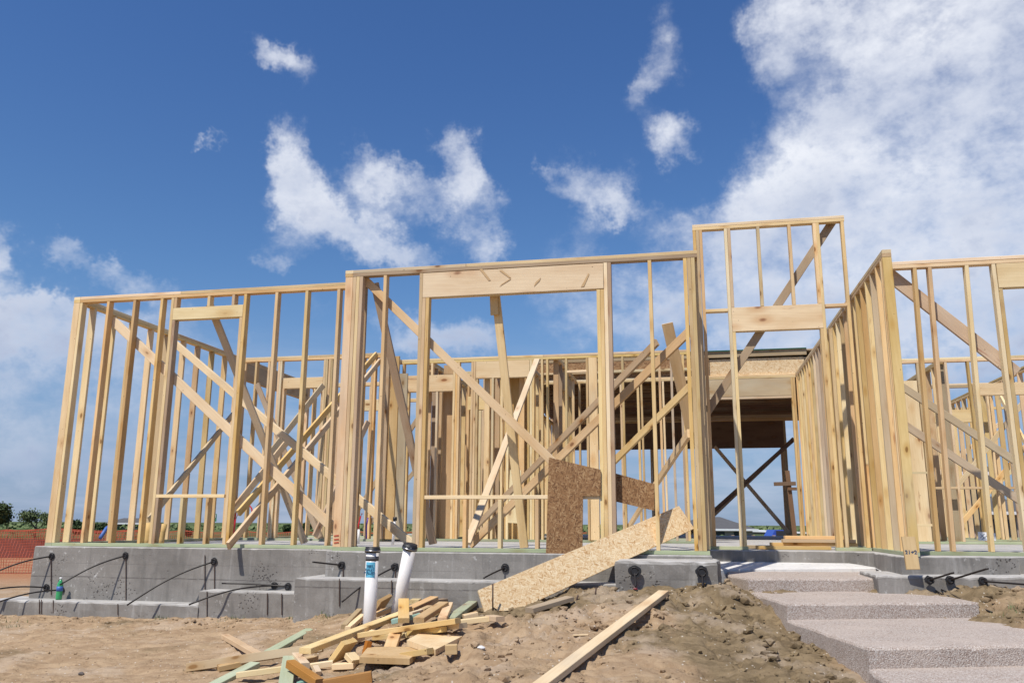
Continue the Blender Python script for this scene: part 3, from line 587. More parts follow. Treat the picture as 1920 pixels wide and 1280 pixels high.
# long ramp board: top end rests against the studs, lower end on the soil
rA, rB = H(1.02, -.62, -.56), None
r_tl = HP(onV(1273, 948, .34)); r_tr = HP(onV(1302, 990, .30)); r_bl = H(*onV(896, 1106, -.75)); r_br = hit(972, 1143, .03)
r_bm = hit(908, 1144, .03)
n_ = (r_tr-r_bm).cross(r_tl-r_bm).normalized(); n_ = n_ if n_.y < 0 else -n_
def proj_plane(px, py, p0, n):
    d = Vector(ray(px, py)); o = Vector((0, 0, HC)); t = (p0-o).dot(n)/d.dot(n); return o+d*t
rp = [proj_plane(px, py, r_bm, n_) for px, py in ((908, 1146), (970, 1143), (1302, 990), (1273, 948), (896, 1106))]
sheet('strand_board', rp, .018, n_, OSBP, 'long pale strand board plank sloping from the soil up to the front wall', 'board')
# return wall at right end of window wall
W = Wall('return wall of closely set studs between the window wall and the entry tower', 'v', 3.757, D4+.003, V3); W.plates(D4+.003, V3-.003); W.stud(.12); W.stud(.42); W.stud(.83); W.stud(1.64)
# entry tower
W = Wall('tall entry tower frame rising above every other wall', 'u', V3, 3.845, 5.70, Ht=H3)
W.plates(3.845, 5.70, breaks=((4.335, 5.315),)); W.stud(3.847, dup=3); W.stud(4.24); W.stud(4.281, z1=2.64, name='trimmer'); W.stud(4.281, z0=2.955, name='cripple'); W.stud(5.36); W.stud(5.322, z1=2.64, name='trimmer'); W.stud(5.322, z0=2.955, name='cripple'); W.stud(5.655)
W.stud(5.42, z1=2.64); W.header(4.282, 5.358, 2.643, 2.95); W.stud(4.64, z0=2.955, name='cripple'); W.stud(5.02, z0=2.955, name='cripple')
W.flat(3.965, 4.238, 2.925, name='blocking'); W.flat(5.40, 5.653, 2.925, name='blocking')
W.board('brace', HP(onV(1562, 414, V3+.12)), HP(onV(1326, 772, V3+.12)), D4+.01, S, zW, GREY)
# receding wall right of entry
W = Wall('long close-set stud wall receding from the right corner past the entry', 'v', U5, .35, 7.72)
W.plates(.35, 7.72); W.stud(.352, m=PINE, dup=2); W.stud(.46); W.studs(.70, 7.6, sp=.28); W.stud(1.86); W.stud(2.10, dup=2); W.stud(7.6, dup=2)
# right front wall
W = Wall('right front wall ending at a high header at the picture edge', 'u', V4, 5.815, 11.0)
W.plates(5.815, 11.0)
for a, b in ((6.02, 6.132), (6.175, 6.287), (6.42, 6.668), (6.875, 6.94)): pass
W.stud(6.085, lean=.04); W.stud(6.225, lean=.05); W.stud(6.58, lean=.06); W.stud(6.90); W.stud(6.94, z1=2.73, name='trimmer'); W.header(6.945, 8.9, 2.735, 2.998); W.stud(8.9, dup=2); W.studs(9.3, 11)
W.board('brace', HP(onV(1658, 508, V4+.12)), HP(onV(1905, 700, V4+.12)), D6, S, zW, GREY)
W.board('brace', HP(onV(1672, 712, 2.6)), HP(onV(1935, 885, 2.6)), D4, S, zW, GREY)
W.board('brace', HP(onV(1690, 792, 2.2)), HP(onV(1940, 956, 2.2)), D4, S, zW, GREY)
W.flat(6.98, 8.88, .7)
# ==================================================================== middle walls
W = Wall('middle cross wall at left with a small header between two stud stacks', 'u', 4.50, -3.87, -1.26)
W.plates(-3.82, -1.26); W.stud(-3.59); W.stud(-3.35); W.stud(-3.16, dup=2); W.stud(-3.05, z1=2.52, name='trimmer'); W.header(-3.045, -2.32, 2.52, 2.70); W.stud(-2.32, dup=2); W.stud(-2.23, dup=2); W.stud(-2.70, z0=2.70, name='cripple'); W.stud(-1.95, dup=2); W.stud(-1.62); W.stud(-1.46, dup=2); W.stud(-1.31)
W.board('brace', HP(onV(447, 962, 1.6)), HP(onV(706, 664, 4.45)), D4, S, zW, PINE)
W.board('brace', HP(onV(434, 959, 2.5)), HP(onV(540, 826, 3.2)), D4, S, zW, PALE); W.board('brace', HP(onV(498, 860, 3.6)), HP(onV(606, 722, 4.4)), D4, S, zW, GREY); W.board('brace', HP(onV(690, 790, 4.4)), HP(onV(590, 1005, 3.6)), D4, S, zW, GREY)
W.board('brace', H(-3.5, 4.44, 2.6), H(-2.0, 4.0, .06), D4, S, zW, GREY)
W = Wall('short dark stack of studs stepping back beside the middle opening', 'v', -1.25, 4.50, 5.20); W.plates(4.5, 5.2); W.stud(4.52, dup=3); W.stud(4.80); W.stud(5.0, dup=2)
W.board('blocking', H(-1.20, 4.48, .04), H(-1.20, 4.48, 3.0), .14, S, uW, GREY); W.board('blocking', H(-1.02, 4.46, .04), H(-1.02, 4.46, 3.0), .14, S, uW, PINE); W.board('blocking', H(-.86, 4.44, .04), H(-.86, 4.44, 2.7), .14, S, uW, GREY)
W = Wall('middle cross wall behind the big window with two wide headers', 'u', 5.15, -1.15, 3.74)
W.plates(-1.15, 3.74); W.stud(-1.14, dup=1); W.stud(-1.10, z1=2.50, name='trimmer'); W.header(-1.098, -.22, 2.505, 2.79); W.stud(-.22, dup=2); W.stud(-.14); W.stud(-.62, z0=2.79, name='cripple')
W.stud(.10, dup=2); W.header(.185, 1.115, 2.71, 3.0); W.stud(.185, z1=2.70, name='trimmer'); W.stud(.46); W.stud(.62, z1=2.7); W.stud(1.075, z1=2.70, name='trimmer'); W.stud(1.12, dup=2); W.stud(1.31, dup=1); W.stud(1.40); W.stud(1.72); W.stud(2.07)
W.board('wide_post', H(2.185, 5.19, .04), H(2.185, 5.19, 3.0), .14, D4, uW, HDR)
W.board('wide_post', H(.78, 5.42, .04), H(.80, 5.42, 3.0), .28, S, uW, PINE); W.board('wide_post', H(-.36, 5.4, .04), H(-.36, 5.4, 3.0), .19, S, uW, PINE); W.board('leaning_board', H(.86, 5.1, .3), H(.90, 5.08, 1.15), .19, .02, uW, HDR)
W.stud(-.52, z1=2.5); W.stud(.72, z1=2.7); W.stud(2.66); W.stud(2.90, z1=2.6); W.stud(3.26); W.stud(3.45); W.stud(3.60, dup=2)
W.flat(1.75, 2.08, 2.78, name='blocking'); W.flat(2.30, 3.72, 2.76, name='blocking')
W = Wall('inner partition receding behind the right half of the window', 'v', 1.50, 5.25, 7.7); W.plates(); W.studs(5.3, 7.6); W.header(5.9, 7.0, 2.6, 2.9, m=GREY)
W = Wall('inner partition of studs just left of the strand board panels', 'v', .90, 5.3, 7.6); W.plates(); W.studs(5.35, 7.5, sp=.36)
W = Wall('inner short cross wall with header behind the big window', 'u', 6.45, -.66, .88); W.plates(); W.studs(-.6, .8, sp=.3); W.header(-.3, .5, 2.35, 2.6)
W = Wall('inner partition with bracing seen behind the window jamb', 'v', .30, 5.25, 9.6); W.plates(); W.studs(5.3, 9.5); 
W.board('brace', H(.28, 5.6, .1), H(.28, 8.0, 2.9), D4, S, zW, GREY)
W = Wall('inner partition left of the window with dense studs', 'v', -.75, 5.3, 9.6); W.plates(); W.studs(5.35, 9.5, sp=.33); W.stud(6.0, dup=3); W.stud(7.0, dup=2)
W = Wall('inner rear wall framing seen through the left middle wall', 'u', 7.3, -3.8, -.8); W.plates(); W.studs(-3.8, -.9); W.header(-2.8, -1.8, 2.5, 2.7); W.board('brace', H(-3.0, 7.27, .1), H(-1.2, 7.27, 2.8), D4, S, zW, GREY)
# garage block behind the entry: header wall, floor deck with rim, dark joists, far header
GV = 7.72
W = Wall('garage front wall with a wide framed opening at its right end', 'u', GV, .35, 5.72)
W.plates(.35, 5.72, breaks=((4.10, 5.60),)); W.studs(.40, 3.7); W.stud(4.02, dup=2); W.header(4.06, 5.63, 2.66, 2.998, m=GREY); W.flat(4.06, 5.63, 2.638, m=PALE, name='header_plate'); W.stud(5.63, dup=2); W.stud(3.9, dup=2)
W = Wall('garage left side wall in deep shade under the floor deck', 'v', -.05, 9.75, 14.6); W.plates(); W.studs(9.8, 14.5)
W = Wall('garage right side wall beyond the entry opening', 'v', 7.02, GV+.1, 14.6); W.plates(); W.studs(GV+.1, 14.5); 
W.board('brace', H(6.3, 13.4, 2.4), H(3.9, 12.4, .2), D4, S, zW, GREY); W.board('brace', H(6.2, 12.6, 2.3), H(3.6, 11.4, .05), D4, S, zW, DARKJ); W.board('brace', H(4.4, 14.2, 2.3), H(6.0, 13.0, .1), D4, S, zW, PALE)
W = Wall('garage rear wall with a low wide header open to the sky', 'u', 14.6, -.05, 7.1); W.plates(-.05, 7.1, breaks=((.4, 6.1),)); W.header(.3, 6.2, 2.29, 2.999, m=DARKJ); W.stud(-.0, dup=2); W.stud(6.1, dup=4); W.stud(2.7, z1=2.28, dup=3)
W.board('rim', H(-.05, 14.62, 3.23), H(7.1, 14.62, 3.23), .31, S, zW, GREY)
dk = thing('floor_deck', 'raised floor deck over the garage with strand board rim and dark joists', 'floor deck', H(.35, GV, 3.08))
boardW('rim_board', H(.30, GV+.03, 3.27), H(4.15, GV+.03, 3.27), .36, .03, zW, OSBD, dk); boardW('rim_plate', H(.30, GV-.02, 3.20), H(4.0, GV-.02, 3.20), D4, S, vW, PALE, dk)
def osb_strip(name, a0, a1, V_, z0, z1, m): return sheet(name, [H(a0, V_, z0), H(a1, V_, z0), H(a1, V_, z1), H(a0, V_, z1)], .02, -vW, m, parent=dk)
osb_strip('rim_board', 3.9, 5.9, GV+.05, 3.082, 3.40, OSBP)
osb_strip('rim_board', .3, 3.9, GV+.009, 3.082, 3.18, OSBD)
boardW('rim_plate', H(.30, GV+.02, 3.47), H(5.95, GV+.02, 3.47), .08, S, zW, GREY, dk)
k = GV+.45
while k < 14.6:
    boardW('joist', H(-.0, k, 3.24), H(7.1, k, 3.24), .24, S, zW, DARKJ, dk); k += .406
meshobj('deck_sheet', *prism([tuple(p)[:2] for p in (H(-.05, GV), H(7.1, GV), H(7.1, 14.8), H(-.05, 14.8))], 3.54, 3.515), GREY, dk)
meshobj('subfloor', *prism([tuple(p)[:2] for p in (H(-.05, GV+.08), H(7.1, GV+.08), H(7.1, 14.7), H(-.05, 14.7))], 3.40, 3.37), GREY, dk)
meshobj('membrane', *prism([tuple(p)[:2] for p in (H(1.0, GV-.03), H(2.3, GV-.03), H(2.3, 9), H(1.0, 9))], 3.56, 3.543), BLUEF, dk); meshobj('membrane', *prism([tuple(p)[:2] for p in (H(2.31, GV-.03), H(5.95, GV-.03), H(5.95, 9), H(2.31, 9))], 3.56, 3.543), GREENF, dk)
# ==================================================================== right interior
W = Wall('right interior cross wall with a small high header', 'u', 6.6, 7.1, 12.0); W.plates(); 
for a in (7.2, 7.56): W.stud(a)
W.board('wide_post', H(7.40, 6.62, .04), H(7.40, 6.62, 2.7), .28, S, uW, HDR); W.flat(7.24, 7.56, 1.15, name='blocking'); W.flat(7.24, 7.56, .30, name='blocking', m=HDR); W.stud(8.0); W.stud(8.35); W.header(8.4, 9.3, 2.42, 2.62); W.stud(9.32, dup=2); W.stud(8.9, z0=2.62); W.studs(9.7, 12); W.flat(7.6, 12, .9)
W = Wall('right interior partition receding behind the right front wall', 'v', 7.95, 6.75, 12); W.plates(); W.studs(6.8, 12)
W = Wall('right interior second cross wall set further back', 'u', 9.5, 7.0, 14.0); W.plates(); W.studs(7.1, 14, skip=((8.2, 9.4),)); W.header(8.3, 9.3, 2.3, 2.55); W.board('brace', H(8.2, 9.45, .3), H(10.2, 9.45, 2.7), D4, S, zW, PALE); W.board('brace', H(8.6, 9.4, .1), H(10.8, 9.4, 2.6), D4, S, zW, PINE)
W = Wall('right interior rear wall furthest from the camera', 'u', 13.2, 6.6, 16.0); W.plates(); W.studs(6.7, 16); W.board('brace', H(8, 13.15, .3), H(11, 13.15, 2.7), D4, S, zW, PALE); W.board('brace', H(9.6, 13.1, .2), H(12.3, 13.1, 2.7), D4, S, zW, PALE)
W = Wall('right interior partition of close studs nearest the picture edge', 'v', 9.6, 2.6, 12.8); W.plates(); W.studs(2.7, 12.7); 
W.board('brace', H(9.55, 3.4, .2), H(9.55, 5.8, 2.7), D4, S, zW, PALE); W.board('brace', H(9.55, 6.4, .2), H(9.55, 8.8, 2.7), D4, S, zW, PALE)

# ==================================================================== debris and loose timber
def atD(px, py, D):
    d = ray(px, py); d = d*D/d[1]; return Vector((d[0], d[1], d[2]+HC))
def loose(name, label, cat, p1, p2, wd, th, l1, l2, m, edge=False, roll=0., group=None, taper=None):
    if group and max(p1[0], p2[0]) > 780: l1 += .03; l2 += .035
    a = hit(*p1, l1); b = hit(*p2, l2); z = (b-a).normalized(); x = z.cross(Vector((0, 0, 1))).normalized(); n = x.cross(z)
    if edge: x, n = n, x
    if roll: x = (x*math.cos(roll)+n*math.sin(roll)).normalized(); n = x.cross(z)
    up = Vector((0, 0, 1)) ; up = (up-z*up.dot(z)).normalized(); off = up*((wd if edge else th)/2)
    o = boardW(name, a-off, b-off, wd, th, x, m, taper=taper); return tag(o, label, cat, group)
G = 'timber offcuts in the scrap pile'
L = loose
L('long_stud', 'single long clean pine stud lying alone on the soil slope left of the steps', 'timber', (985, 1300), (1244, 1106), D4, S, .045, .05, HDR)
L('timber_offcut', 'long green treated board slanting up from the pile towards the foundation', 'timber', (505, 1219), (672, 1128), D4, S, .06, .06, TREAT, group=G)
L('timber_offcut', 'green treated board poking out at the lower left end of the pile', 'timber', (385, 1288), (478, 1240), D4, S, .04, .055, TREAT, group=G)
L('timber_offcut', 'long thin brown board forming the left tail of the pile', 'timber', (350, 1243), (604, 1204), S, .062, .05, .14, GREY, edge=False, roll=.25, group=G)
L('timber_offcut', 'long yellow stud crossing the pile below the marked pipe', 'timber', (572, 1214), (765, 1142), D4, S, .14, .13, PINE, group=G)
L('timber_offcut', 'short pine stud lying apart behind the left tail of the pile', 'timber', (422, 1188), (486, 1224), .07, S, .045, .06, PINE, group=G)
L('timber_offcut', 'blunt pine block under the left tail of the pile', 'timber', (408, 1246), (475, 1232), .13, S, .045, .06, PINE, group=G)
L('timber_offcut', 'pale stud with an orange edge at the lower left of the pile', 'timber', (446, 1259), (560, 1244), .05, S, .06, .07, PALE, group=G)
L('timber_offcut', 'yellow stud end cut off by the bottom edge of the picture', 'timber', (436, 1283), (515, 1279), D4, S, .04, .04, PINE, group=G)
L('timber_offcut', 'short green treated board standing towards the camera in the pile', 'timber', (543, 1228), (534, 1290), D4, S, .12, .06, TREAT, group=G)
L('timber_offcut', 'pale wedge of board behind the dark orange stud', 'timber', (556, 1222), (573, 1242), .06, S, .10, .08, PALE, group=G)
L('timber_offcut', 'dark orange short stud tilted across the front of the pile', 'timber', (545, 1236), (600, 1272), .06, .05, .14, .06, ORNG, group=G)
L('timber_offcut', 'teal painted stub beneath the dark orange stud', 'timber', (556, 1279), (588, 1266), .06, S, .045, .06, TEAL, group=G)
L('timber_offcut', 'pale thin strip with orange edge behind the dark orange stud', 'timber', (576, 1244), (624, 1237), .05, S, .05, .06, PALE, group=G)
L('timber_offcut', 'small pale stub beside the tip of the dark orange stud', 'timber', (592, 1246), (598, 1258), .04, S, .06, .045, PALE, group=G)
L('timber_offcut', 'long orange board lying in front of the pile at the bottom', 'timber', (606, 1273), (696, 1257), .045, D4, .07, .07, ORNG, group=G)
L('timber_offcut', 'wide grained block propped up in the middle of the pile', 'timber', (628, 1232), (652, 1198), .19, S, .05, .17, PINE, group=G)
L('timber_offcut', 'small wedge leaning on the wide grained block', 'timber', (657, 1222), (670, 1236), .08, S, .09, .05, PALE, group=G)
L('timber_offcut', 'small reddish stub upright beside the wide grained block', 'timber', (680, 1226), (687, 1200), .05, S, .05, .13, ORNG, group=G)
L('timber_offcut', 'short pale stud piece in front of the wide grained block', 'timber', (626, 1243), (666, 1241), .07, S, .045, .045, PALE, group=G)
L('timber_offcut', 'brown stub in shadow below the long yellow stud', 'timber', (567, 1233), (590, 1228), .07, .05, .07, .07, GREY, group=G)
L('timber_offcut', 'long pine stud laid nearly level over the middle of the pile', 'timber', (676, 1185), (858, 1158), D4, S, .085, .11, PINE, group=G)
L('timber_offcut', 'pale knotty stud sticking out to the right of the pile', 'timber', (845, 1163), (918, 1154), .075, S, .045, .045, PALE, group=G)
L('timber_offcut', 'stud piece leaning down in front of the long level stud', 'timber', (731, 1212), (744, 1176), D4, S, .05, .11, PINE, group=G)
L('timber_offcut', 'pale flat piece half hidden under the leaning stud piece', 'timber', (702, 1190), (766, 1185), .06, S, .05, .05, PALE, group=G)
L('timber_offcut', 'square ended stud standing on top of the pile beside the leaning pipe', 'timber', (757, 1158), (757, 1121), D4, S, .13, .24, PINE, group=G)
L('timber_offcut', 'teal painted board under the upright stud on the pile', 'timber', (735, 1160), (798, 1146), .10, S, .09, .09, TEAL, group=G)
L('timber_offcut', 'pine stud slanting to the upper right over the teal board', 'timber', (785, 1157), (832, 1127), D4, S, .12, .13, PINE, group=G)
L('timber_offcut', 'short stud beside the green board on the right of the pile', 'timber', (829, 1157), (842, 1128), .07, S, .09, .11, PINE, group=G)
L('timber_offcut', 'light green treated board at the upper right of the pile', 'timber', (843, 1157), (893, 1121), D4, S, .06, .06, TREAT, group=G)
L('timber_offcut', 'stout stud running up behind the upright stud on the pile', 'timber', (768, 1138), (814, 1117), D4, S, .13, .17, PINE, group=G)
L('timber_offcut', 'brown stud lying level at the back of the pile', 'timber', (797, 1124), (856, 1120), .06, D4, .13, .10, GREY, group=G)
L('timber_offcut', 'small orange block perched against the leaning pipe', 'timber', (730, 1117), (751, 1113), .07, .06, .17, .17, ORNG, group=G)
L('timber_offcut', 'orange plate standing on edge between the two pipes', 'timber', (704, 1134), (726, 1122), .14, S, .14, .16, PINE, roll=1.0, group=G)
L('timber_offcut', 'pine strip running from the marked pipe to the upright stud', 'timber', (704, 1148), (746, 1132), .07, S, .12, .15, PINE, group=G)
L('timber_offcut', 'dark sided strip left of the marked pipe', 'timber', (645, 1170), (674, 1140), .05, S, .08, .10, GREY, group=G)
L('timber_offcut', 'pale strip left of the marked pipe pointing at the long yellow stud', 'timber', (652, 1174), (680, 1150), .05, S, .06, .08, PALE, group=G)
L('timber_offcut', 'small brown block between the pile and the strand board plank', 'timber', (918, 1152), (938, 1155), .08, S, .05, .045, GREY, group=G)
L('timber_offcut', 'thin white sliver among the boards behind the teal board', 'timber', (770, 1147), (790, 1141), .03, .02, .12, .12, PALE, group=G)
L('timber_offcut', 'curled pale chip beside the slanting stud on the pile', 'timber', (790, 1141), (806, 1134), .05, .03, .12, .12, PALE, group=G)
L('timber_offcut', 'brown board lying on the soil beneath the strand board plank', 'timber', (992, 1139), (1068, 1117), .10, S, .05, .06, GREY)
L('timber_offcut', 'pale pine end piece wedged under the long level stud at its left end', 'timber', (662, 1196), (700, 1180), .08, S, .06, .09, PALE, group=G)
L('timber_offcut', 'pine strip lying flat between the five-sided board and the long level stud', 'timber', (768, 1181), (832, 1174), .06, S, .045, .045, PINE, group=G)
L('timber_offcut', 'pale board end showing behind the teal board on the right of the pile', 'timber', (806, 1148), (830, 1136), .07, S, .07, .07, PALE, group=G)
L('timber_offcut', 'pine board under the slanted end of the wide flat board', 'timber', (756, 1222), (806, 1214), .07, S, .035, .035, PINE, group=G)
L('timber_offcut', 'pale short board at the back of the pile right of the leaning pipe', 'timber', (776, 1124), (800, 1112), .09, S, .12, .10, PALE, group=G)
L('timber_offcut', 'pine stub in front of the orange plate', 'timber', (706, 1142), (736, 1137), .06, S, .10, .11, PINE, group=G)
L('timber_offcut', 'pale board piece lying on the pile just left of the knotty stud', 'timber', (812, 1172), (868, 1167), .10, S, .05, .055, PALE, group=G)
L('timber_offcut', 'pine stub touching the end of the light green board', 'timber', (868, 1152), (894, 1146), .08, S, .055, .055, PINE, group=G)
L('timber_offcut', 'tiny pointed wood splinter on the soil left of the long stud', 'timber', (1075, 1189), (1103, 1188), .025, .008, .012, .012, PALE)
L('timber_offcut', 'small pale board on the ground past the left end of the footing', 'timber', (8, 1132), (33, 1131), .07, S, .06, .06, PALE)
def plate(label, pts, lift, tilt, m, group=G):
    c = (sum(p[0] for p in pts)/len(pts), sum(p[1] for p in pts)/len(pts)); h0 = hit(*c, lift); n = Vector((tilt[0], tilt[1], 1)).normalized()
    P = [proj_plane(px, py, h0, n) for px, py in pts]
    if (P[1]-P[0]).cross(P[2]-P[1]).z < 0: P = P[::-1]
    o = sheet('timber_offcut', P, S, n, m, label, 'timber'); o['group'] = group; return o
plate('wide flat board with one slanted end lying in front of the pile', [(674, 1231), (768, 1234), (796, 1212), (691, 1211)], .055, (0, -.05), PINE)
plate('wide five-sided board with pointed ends lying right of the pile', [(762.7, 1199), (816.5, 1217), (867, 1191.5), (843, 1183), (791, 1183.5)], .06, (0, -.03), HDR)
L('timber_offcut', 'small cube of pale wood touching the five-sided board', 'timber', (835, 1208), (857, 1207), .06, .06, .06, .06, PALE, group=G)
# ==================================================================== text helper
def text_mesh(name, body, size, m, origin, xdir, ydir, parent, align='CENTER'):
    cu = bpy.data.curves.new(name, 'FONT'); cu.body = body; cu.size = size; cu.align_x = align; cu.align_y = 'CENTER'; cu.extrude = .0006; cu.space_line = .95; cu.offset = size*.02
    to = bpy.data.objects.new('tmp', cu); C.objects.link(to); dg = bpy.context.evaluated_depsgraph_get(); me = bpy.data.meshes.new_from_object(to.evaluated_get(dg)); bpy.data.objects.remove(to)
    me.materials.clear(); me.materials.append(m); o = bpy.data.objects.new(name, me); C.objects.link(o); x = Vector(xdir).normalized(); y = Vector(ydir); y = (y-x*y.dot(x)).normalized(); z = x.cross(y)
    M = Matrix(((x.x, y.x, z.x, origin[0]), (x.y, y.y, z.y, origin[1]), (x.z, y.z, z.z, origin[2]), (0, 0, 0, 1))); o.parent = parent; o.matrix_local = MW[parent.name].inverted() @ M; MW[o.name] = M; return o
# stake in front of the right corner
a = H(5.06, -.10, -.175); 
st0 = proj_plane(1712, 1067, H(0, -.02, 0), -vW); st1 = proj_plane(1705, 1006, H(0, -.02, 0), -vW)
stake = thing('marked_stake', 'short pine stake marked with figures, propped before the right corner of the frame', 'stake', st0)
boardW('board', st0, st1+vW*.05, .115, S, uW, PINE, stake)
text_mesh('marking', '21+2', .05, INK, st0.lerp(st1+vW*.05, .52)-vW*(S/2+.003), uW, zW, stake)
# ==================================================================== pipes
def pipe(label, base_px, top_px, D0, D1, marked):
    a = atD(*base_px, D0); b = atD(*top_px, D1); ax = (b-a).normalized(); a2 = a-ax*.35
    t = thing('drain_pipe', label, 'pipe', a, 'white drain pipes standing in the scrap pile')
    r = .057; tube('pipe', [a2, b], r, PVC, t, n=32)
    tube('end_cap', [b-ax*.045, b-ax*.040, b-ax*.012, b-ax*.008, b+ax*.006], 0, BLACK, t, n=32, rs=[r+.004, r+.013, r+.013, r+.008, r+.008])
    cl = tube('hose_clamp', [b-ax*.034, b-ax*.022], r+.0145, plain('bright_steel_band', (.35, .35, .36), .3, metal=1), t, n=32)
    disc('clamp_screw', b-ax*.028+Vector((.02, -r-.012, 0)), (0, -1, 0), .007, .012, cl.active_material, cl)
    if marked:
        tube('tape_band', [b-ax*.115, b-ax*.075], r+.0015, GREYT, t, n=32)
        c0 = b-ax*.19; x = Vector((1, 0, 0)); x = (x-ax*x.dot(ax)).normalized(); y = x.cross(ax); v = []; f = []
        for q in range(9):
            th = R(-150+q*11.5); 
            for h in (-.066, .066): v.append(c0+ax*h+(x*math.cos(th)-y*math.sin(th)*-1)*(r+.001))
        yy = -1 if (v[8]-c0).y > 0 else 1
        v = []
        for q in range(9):
            th = R(-142+q*11)
            d = x*math.cos(th)+Vector((0, 1, 0))*math.sin(th)
            for h in (-.066, .066): v.append(c0+ax*h+d*(r+.0012))
        for q in range(8): f.append((q*2, q*2+2, q*2+3, q*2+1))
        meshobj('sticker', v, f, CYAN, t)
        th = R(-100); d = x*math.cos(th)+Vector((0, 1, 0))*math.sin(th); tx = Vector((-math.sin(th), math.cos(th), 0))
        text_mesh('lettering', 'TEST\nBALLS\nPULLED', .030, INK, c0+d*(r+.0035), tx, ax, t)
    return t
pipe('upright white drain pipe with blue sticker, grey tape band and black cap', (693, 1158), (699, 1026), 7.75, 7.75, True)
pipe('plain white drain pipe leaning to the right with a black cap', (750, 1120), (769.5, 1021), 7.95, 7.85, False)
def small_pipe(name, label, cat, pts, r, m, capm=None):
    t = tube(name, pts, r, m); tag(t, label, cat)
    if capm: tube('cap', [Vector(pts[-1])-zW*.03, Vector(pts[-1])+zW*.02], r*1.5, capm, t)
    return t
small_pipe('vent_pipe', 'thin white pipe with black cap rising from the slab behind the leaning pipe', 'pipe', [H(-.3, 2.6, 0), H(-.28, 2.6, .35)], .019, PVC, BLACK)
small_pipe('vent_pipe', 'short white pipe stub on the slab behind the corner post', 'pipe', [H(-.92, 2.9, 0), H(-.92, 2.9, .20)], .02, PVC)
small_pipe('water_tube', 'red plastic water tube looping up from the slab behind the left wall', 'tube', [H(*onV(x, y, 3.4)) for x, y in ((432, 1008), (436, 985), (441, 966), (447, 950), (456, 943), (466, 944), (472, 953), (474, 970))], .011, REDP)
small_pipe('water_tube', 'dark red tube standing left of the red looping tube', 'tube', [H(*onV(x, y, 3.3)) for x, y in ((437, 1009), (439, 990), (441, 975), (447, 962), (452, 958))], .011, REDP)
small_pipe('water_tube', 'purple tube rising from the slab between the stud stacks', 'tube', [H(*onV(x, y, 3.3)) for x, y in ((687, 1010), (687, 985), (690, 970))], .011, PURP)
small_pipe('water_tube', 'red tube bending up behind the corner post', 'tube', [H(*onV(x, y, 3.3)) for x, y in ((668, 1005), (672, 985), (676, 968), (679, 962))], .011, REDP)
# green bottle on the footing
bb = H(*onV(110, 1121, .27)); bb.z = -.593
bt = thing('drink_bottle', 'green plastic drink bottle with white cap standing on the left footing', 'bottle', bb)
tube('body', [bb+zW*z for z in (0, .01, .05, .10, .15, .18, .205, .225)], 0, GLASSG, bt, n=20, rs=[.030, .034, .034, .032, .034, .030, .018, .0125]); tube('cap', [bb+zW*.225, bb+zW*.248], .015, WHITE, bt, n=16); tube('label', [bb+zW*.095, bb+zW*.148], .0350, BLUE, bt, n=20)
# rolled kraft insulation and odds on the slab
def roll_(label, px, py, V_, r, h, m):
    p = H(*onV(px, py, V_)); p.z = 0.003; n = 9; v = []; f = []
    t = tube('paper_roll', [p, p+zW*h*.3, p+zW*h*.65+uW*.01, p+zW*h+uW*.02], 0, m, n=11, rs=[r*.9, r, r*.85, r*.95]); return tag(t, label, 'paper roll')
roll_('crumpled yellow paper roll leaning between the left front studs', 277, 1012, .75, .055, .27, KRAFT); roll_('second crumpled yellow paper strip right of the window king stud', 303, 1012, .85, .035, .26, KRAFT)
b0 = H(*onV(188, 1008, 1.6)); b1 = H(*onV(203, 985, 1.8))
tag(tube('caulk_tube', [b0, b0.lerp(b1, .8), b1], 0, BLUE, rs=[.025, .025, .008]), 'blue and white tube leaning on the slab behind the left front studs', 'tube')
tag(boardW('paper_notice', H(*onV(1844, 1013, 2.4)), H(*onV(1843, 997, 2.4)), .11, .004, uW, PAPER), 'white paper notice with a scribbled diagram behind the right front wall', 'notice')
nt_ = [o for o in bpy.data.objects if o.name == 'paper_notice'][0]
for q, (p_, q_) in enumerate(((((1838, 1001)), ((1849, 1010))), ((1838, 1008), (1846, 1000)), ((1841, 1011), (1850, 1004)))): boardW('pen_line', H(*onV(*p_, 2.396)), H(*onV(*q_, 2.396)), .004, .002, zW, INK, nt_)
tag(boardW('paper_notice', H(*onV(1863, 1013, 2.5)), H(*onV(1862, 999, 2.5)), .05, .004, uW, PAPER), 'narrow white paper strip right of the scribbled notice', 'notice')
# lumber stack in the doorway
for k, (a0, a1, z, dv, m_, lab) in enumerate(((4.45, 5.30, .022, 2.30, PINE, 'bottom board of the low stack lying in the doorway'), (4.62, 5.62, .062, 2.42, PINE, 'middle board of the low stack lying in the doorway'), (4.76, 5.60, .102, 2.40, GREY, 'upper board of the low stack lying in the doorway'), (4.80, 5.55, .142, 2.50, PINE, 'topmost board of the low stack lying in the doorway'), (4.35, 4.75, .022, 2.62, GREY, 'short brown board left of the low stack in the doorway'))):
    tag(boardW('stacked_board', H(a0, dv, z), H(a1, dv+.03, z), .14, S, vW, m_), lab, 'timber', 'boards stacked in the doorway')
# cross of scrap timber in the opening
cr = thing('timber_cross', 'dark cross of nailed scrap boards standing inside the entry opening', 'cross', H(5.5, 6.9, 0))
boardW('upright', H(*onV(1491, 1010, 6.9)), H(*onV(1476, 882, 6.9)), .075, S, uW, DARKJ, cr); boardW('arm', H(*onV(1451, 907, 6.87)), H(*onV(1492, 906, 6.87)), .065, S, zW, DARKJ, cr); boardW('arm', H(*onV(1477, 916, 6.86)), H(*onV(1494, 916, 6.86)), .05, S, zW, DARKJ, cr)
